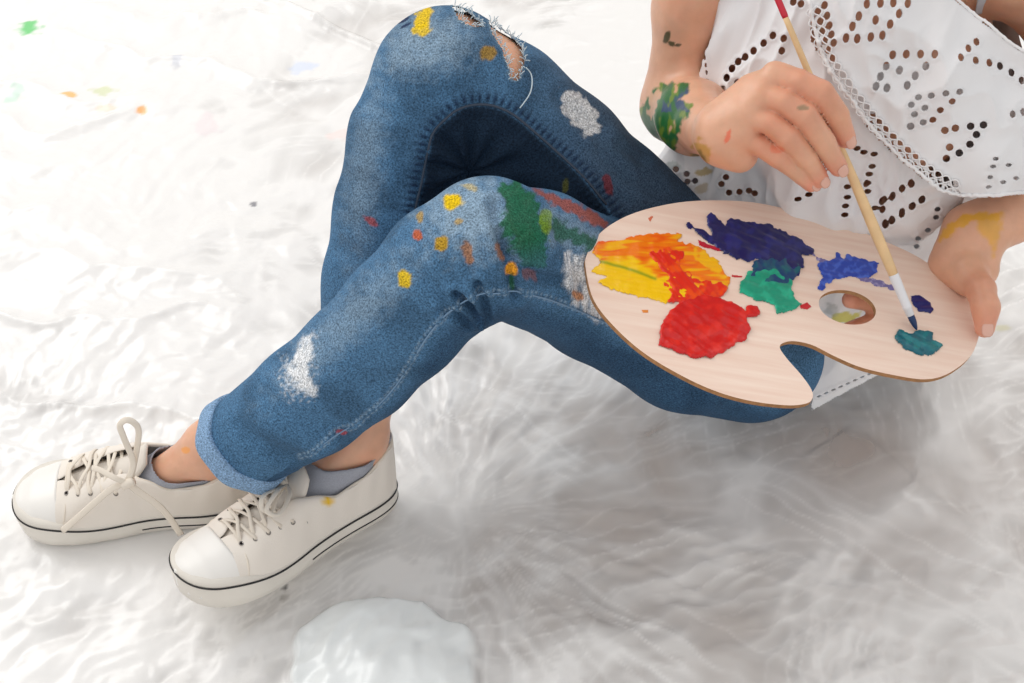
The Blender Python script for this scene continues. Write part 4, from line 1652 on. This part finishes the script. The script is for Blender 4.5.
OUT = [(586, 269), (587, 254), (599, 234), (620, 219), (646, 209), (680, 202), (715, 200), (753, 202), (792, 210), (835, 222), (878, 238), (917, 256), (947, 277), (968, 299), (979, 325), (977, 343),
       (968, 359), (947, 374), (925, 379), (895, 375), (861, 367), (835, 356), (813, 345), (796, 341), (785, 342), (780, 347), (787, 358), (801, 374), (811, 388), (813, 397), (807, 403), (788, 405),
       (753, 401), (719, 392), (685, 377), (646, 354), (616, 328), (594, 300)]
def closed(P, n):
    P = np.array(P, float)
    Q = np.concatenate([P[-2:], P, P[:3]])
    C = spline(Q, (len(Q) - 1) * 12 + 1)
    return C[24:24 + len(P) * 12][::max(1, len(P) * 12 // n)]


outl = closed(OUT, 190)
a = np.linspace(0, 2 * np.pi, 48, endpoint=False)
hole = np.stack([847.5 + 29 * np.cos(a) * math.cos(.22) - 16.5 * np.sin(a) * math.sin(.22), 307 + 29 * np.cos(a) * math.sin(.22) + 16.5 * np.sin(a) * math.cos(.22)], 1)
porg = onp(780, 300)
palette = empty('palette', porg, 'pale wooden palette smeared with bright paint, lying on the thigh', 'palette')


def grain(nt, b):
    N, L = nt.nodes, nt.links
    tc = N.new('ShaderNodeTexCoord')
    mp = N.new('ShaderNodeMapping')
    mp.inputs['Rotation'].default_value = (0, 0, -.5)
    mp.inputs['Scale'].default_value = (6, 90, 6)
    L.new(tc.outputs['Object'], mp.inputs['Vector'])
    nz = N.new('ShaderNodeTexNoise')
    nz.inputs['Scale'].default_value = 1.5
    nz.inputs['Detail'].default_value = 4
    L.new(mp.outputs['Vector'], nz.inputs['Vector'])
    cr = N.new('ShaderNodeValToRGB')
    cr.color_ramp.elements[0].position = .3
    cr.color_ramp.elements[0].color = (*srgb(238, 208, 190), 1)
    cr.color_ramp.elements[1].position = .7
    cr.color_ramp.elements[1].color = (*srgb(248, 226, 210), 1)
    L.new(nz.outputs['Fac'], cr.inputs['Fac'])
    L.new(cr.outputs['Color'], b.inputs['Base Color'])


M_wood = mat('birch_plywood', rough=.5, spec=.35, extra=grain)
M_edge = mat('plywood_edge', srgb(170, 125, 85), .7, .2, mul=(200, .75, 1.15, 3))


def board():
    import bmesh
    bm = bmesh.new()
    th = .0042
    top = [bm.verts.new(onp(x, y, -.0004)) for x, y in outl]
    hot = [bm.verts.new(onp(x, y, -.0004)) for x, y in hole]
    e = []
    for L in (top, hot):
        for i in range(len(L)):
            e.append(bm.edges.new((L[i], L[(i + 1) % len(L)])))
    r = bmesh.ops.triangle_fill(bm, use_beauty=True, use_dissolve=False, edges=e, normal=pn)
    fs = [g for g in r['geom'] if isinstance(g, bmesh.types.BMFace)]
    for f in fs:
        f.normal_update()
        if f.normal.dot(Vector(pn)) < 0:
            f.normal_flip()
    ex = bmesh.ops.extrude_face_region(bm, geom=fs)
    vs = [g for g in ex['geom'] if isinstance(g, bmesh.types.BMVert)]
    bmesh.ops.translate(bm, verts=vs, vec=Vector(pn * -th))
    bm.normal_update()
    for f in bm.faces:
        f.material_index = 1 if abs(f.normal.dot(Vector(pn))) < .5 else 0
    bmesh.ops.recalc_face_normals(bm, faces=bm.faces[:])
    for v in bm.verts:
        v.co -= Vector(porg)
    me = bpy.data.meshes.new('board')
    bm.to_mesh(me)
    bm.free()
    me.materials.append(M_wood)
    me.materials.append(M_edge)
    o = bpy.data.objects.new('board', me)
    S.collection.objects.link(o)
    o.parent = palette
    md = o.modifiers.new('soft_edge', 'BEVEL')
    md.width = .0007
    md.segments = 2
    md.limit_method = 'ANGLE'
    return o


board()
M_paint = mat('wet_oil_paint', attr='Col', rough=.28, spec=.45, bump=(160, .35, .0012))


def smear(name, poly, colfn, thick=.0022, rough=2.2, seed=0, label=None, strokes=(0, .25), lumps=1.0):
    P = np.array(poly, float)
    x0, y0 = P.min(0) - 6
    x1, y1 = P.max(0) + 6
    st = .55
    xs, ys = np.arange(x0, x1, st), np.arange(y0, y1, st)
    X, Y = np.meshgrid(xs, ys)
    X, Y = X.ravel(), Y.ravel()
    m = poly_mask(X, Y, poly, 2.2, rough, seed)
    a = math.radians(strokes[0])
    u, v = X * math.cos(a) + Y * math.sin(a), -X * math.sin(a) + Y * math.cos(a)
    n = noise(np.stack([u * .03, v * strokes[1], X * 0 + seed], 1)) * .5 + noise(np.stack([X * .09, Y * .09, X * 0 + seed + 5], 1)) * .5 * lumps
    hgt = sstep(.35, 1, m) * thick * (.55 + .55 * n + .25 * (1 - m))
    r = FWD[None] + ((X - 512) / FPX)[:, None] * RGT + ((341.5 - Y) / FPX)[:, None] * UPV
    t = ((PL0 - CAM) @ pn) / (r @ pn)
    W = CAM + r * t[:, None] + pn * (np.maximum(hgt, 0) - .0003)[:, None]
    c = colfn(X, Y)
    o = mesh(name, W, quad_grid(len(xs), len(ys)), M_paint, palette, attrs={'Col': c}, keep=m > .42)
    if label:
        o['label'] = label
    return o


def solid(c, c2=None, seed=0, f=.08):
    def fn(X, Y):
        C = np.tile(srgb(*c), (len(X), 1))
        if c2:
            C = mixc(C, srgb(*c2), sstep(-.1, .5, fbm(np.stack([X * f, Y * f, X * 0 + seed], 1), 3)))
        return C
    return fn


def warm(X, Y):
    C = np.tile(srgb(250, 200, 5), (len(X), 1))
    n = fbm(np.stack([X * .03, Y * .09, X * 0 + 2], 1), 3)
    t = (X - 590) * .006 - (Y - 262) * .022 + n * .5
    C = mixc(C, srgb(246, 126, 12), sstep(.05, .35, t))
    C = mixc(C, srgb(238, 80, 14), sstep(.0, .4, noise(np.stack([X * .04, Y * .2, X * 0 + 7], 1))) * sstep(.1, .5, t) * .7)
    C = mixc(C, srgb(250, 205, 10), sstep(.1, .5, noise(np.stack([X * .03, Y * .25, X * 0 + 17], 1))) * .6)
    C = mixc(C, srgb(250, 196, 8), blob(X, Y, 712, 262, 22, 9, 40, .5) * .8)
    C = mixc(C, srgb(120, 150, 20), np.exp(-(pline(X, Y, [(600, 262), (625, 268), (655, 279)])[0] / 1.6) ** 2) * .8)
    return C


def cr4(pts, s=2.327, ox=560, oy=170):
    return [(x / s + ox, y / s + oy) for x, y in pts]


smear('paint_smear', cr4([(72, 190), (85, 170), (150, 158), (240, 145), (285, 150), (275, 165), (330, 180), (370, 215), (395, 250), (388, 275), (330, 275), (290, 300), (245, 308), (190, 295), (120, 280), (90, 262), (105, 248), (75, 235), (95, 215)]),
      warm, .0018, 2.6, 1, 'yellow and orange streaked paint smear', (8, .3))
smear('paint_smear', cr4([(205, 195), (250, 180), (290, 190), (285, 208), (270, 215), (320, 255), (375, 262), (388, 275), (385, 298), (345, 298), (330, 312), (250, 308), (258, 290), (240, 270), (250, 245), (215, 215)]),
      solid((226, 42, 22), (240, 80, 16), 3), .0026, 3, 3, 'orange-red paint stroke crossing the yellow smear', (50, .25))
smear('paint_smear', cr4([(275, 312), (330, 290), (380, 300), (430, 325), (435, 318), (462, 315), (465, 338), (438, 345), (443, 372), (430, 395), (395, 415), (350, 438), (300, 436), (262, 420), (230, 408), (232, 380), (245, 340)]),
      solid((208, 22, 22), (226, 38, 28), 4), .0038, 2.0, 4, 'thick round patch of red paint', (35, .16))
smear('paint_smear', cr4([(350, 98), (385, 130), (395, 108), (430, 122), (480, 125), (540, 150), (590, 185), (592, 198), (565, 200), (570, 230), (540, 235), (520, 215), (470, 210), (430, 212), (385, 195), (340, 165), (292, 128), (300, 122), (352, 150), (342, 110)]),
      solid((24, 26, 92), (34, 38, 116), 5), .0034, 2.4, 5, 'dark blue paint smear with feathered end', (25, .22))
smear('paint_smear', cr4([(320, 160), (345, 172), (390, 188), (370, 190), (325, 175)]), solid((190, 20, 50)), .0012, 1.0, 6, 'crimson streak beside dark blue paint')
smear('paint_smear', cr4([(455, 208), (530, 205), (565, 225), (545, 250), (530, 268), (470, 262), (440, 250)]), solid((14, 62, 110), (14, 96, 112), 7), .003, 2.2, 7, 'blue-green blend between the blue and the green paint', (60, .2))
smear('paint_smear', cr4([(420, 262), (440, 235), (500, 232), (540, 262), (545, 300), (562, 312), (540, 330), (505, 336), (498, 315), (450, 302), (418, 285)]), solid((10, 150, 118), (30, 178, 140), 8), .003, 2.2, 8, 'emerald green paint patch', (20, .2))
smear('paint_smear', cr4([(558, 312), (575, 308), (585, 318), (575, 324), (560, 322)]), solid((200, 30, 40)), .0014, .8, 9, 'tiny red fleck beside green paint')
smear('paint_smear', cr4([(602, 215), (640, 205), (642, 192), (660, 205), (668, 195), (700, 205), (740, 218), (742, 238), (715, 252), (680, 250), (645, 252), (620, 265), (612, 283), (598, 278), (608, 250), (600, 232)]),
      solid((42, 72, 178), (70, 104, 206), 10, .15), .0018, 2.4, 10, 'cobalt blue paint smear behind the thumb hole', (10, .3))
smear('paint_smear', cr4([(815, 292), (835, 290), (862, 308), (870, 325), (862, 335), (835, 328), (820, 312)]), solid((22, 26, 104)), .0026, 1.0, 11, 'small oval dab of navy paint beside the ferrule')
smear('paint_smear', cr4([(775, 385), (790, 372), (815, 380), (840, 370), (868, 378), (868, 395), (895, 405), (885, 422), (855, 432), (820, 425), (800, 412), (785, 402)]), solid((6, 96, 112), (16, 122, 128), 12), .0036, 2.4, 12, 'teal paint dab under the brush tip', (30, .2))
smear('paint_smear', cr4([(590, 195), (610, 205), (690, 238), (760, 262), (800, 275), (795, 285), (750, 272), (680, 248), (600, 210)]), solid((120, 112, 168), (170, 160, 200), 13, .2), .0005, 2, 13, 'thin violet streak leading to the brush')
smear('paint_smear', cr4([(400, 243), (425, 246), (424, 250), (400, 248)]), solid((200, 40, 50)), .0006, .4, 14, 'thin red scratch of paint')
smear('paint_smear', cr4([(540, 232), (560, 235), (556, 248), (545, 245)]), solid((24, 34, 104)), .0012, .6, 15, 'small blue fleck')
smear('paint_smear', cr4([(205, 112), (215, 105), (218, 108), (210, 120)]), solid((220, 120, 90)), .0005, .4, 16, 'faint red mark near the far edge')
smear('paint_smear', cr4([(190, 325), (205, 325), (205, 331), (192, 331)]), solid((230, 140, 60)), .0005, .4, 17, 'faint orange mark near the knee')

# ------------------------------------------------------------------ paintbrush
tip = onp(916, 331, .0015)
gp = U(842, 152, 1.276)
top_ = U(772, -6, 1.232)
ax = (gp - tip) / np.linalg.norm(gp - tip)
# keep the brush straight: aim from the tip through the grip
LEN = .44
brush = empty('paintbrush', tip, 'long wooden paintbrush with red end and white ferrule, its tip in teal paint', 'paintbrush')
s = lambda t: tip + ax * t


RED = next(t for t in np.arange(.2, .5, .001) if PR(s(t))[1] < 18)


def lathe_along(name, prof, m_, sides=20):
    C = np.array([s(t) for t, r in prof])
    v, f = sweep(C, np.array([r for t, r in prof]), np.array([r for t, r in prof]), (1, .3, 0), sides)
    return mesh(name, v, f, m_, brush)


M_handle = mat('lacquered_wood', srgb(236, 200, 150), .35, .5, mul=(60, .9, 1.08, 4))
M_red = mat('red_lacquer', srgb(205, 40, 62), .3, .5)
M_ferrule = mat('white_wrap', srgb(232, 232, 236), .35, .5)
M_brist = mat('paint_soaked_bristles', srgb(18, 50, 96), .35, .5)
lathe_along('bristles', [(0, .0007), (.003, .0019), (.007, .0029), (.011, .0033), (.016, .0032)], M_brist)
lathe_along('ferrule', [(.0145, .0030), (.0150, .0037), (.022, .0040), (.0225, .0044), (.0245, .0044), (.025, .0041), (.040, .0044), (.050, .0047), (.056, .0047), (.0565, .0044)], M_ferrule)
hp = [(.054, .0042), (.07, .0048), (.10, .0052), (.13, .0048), (.17, .0040), (.22, .0032), (.30, .0027), (RED + .003, .0026)]
lathe_along('handle', hp, M_handle)
lathe_along('red_end', [(RED, .0027), (RED + .003, .0030), (RED + .04, .0030), (RED + .07, .0028), (RED + .08, .0022), (RED + .083, .001)], M_red)
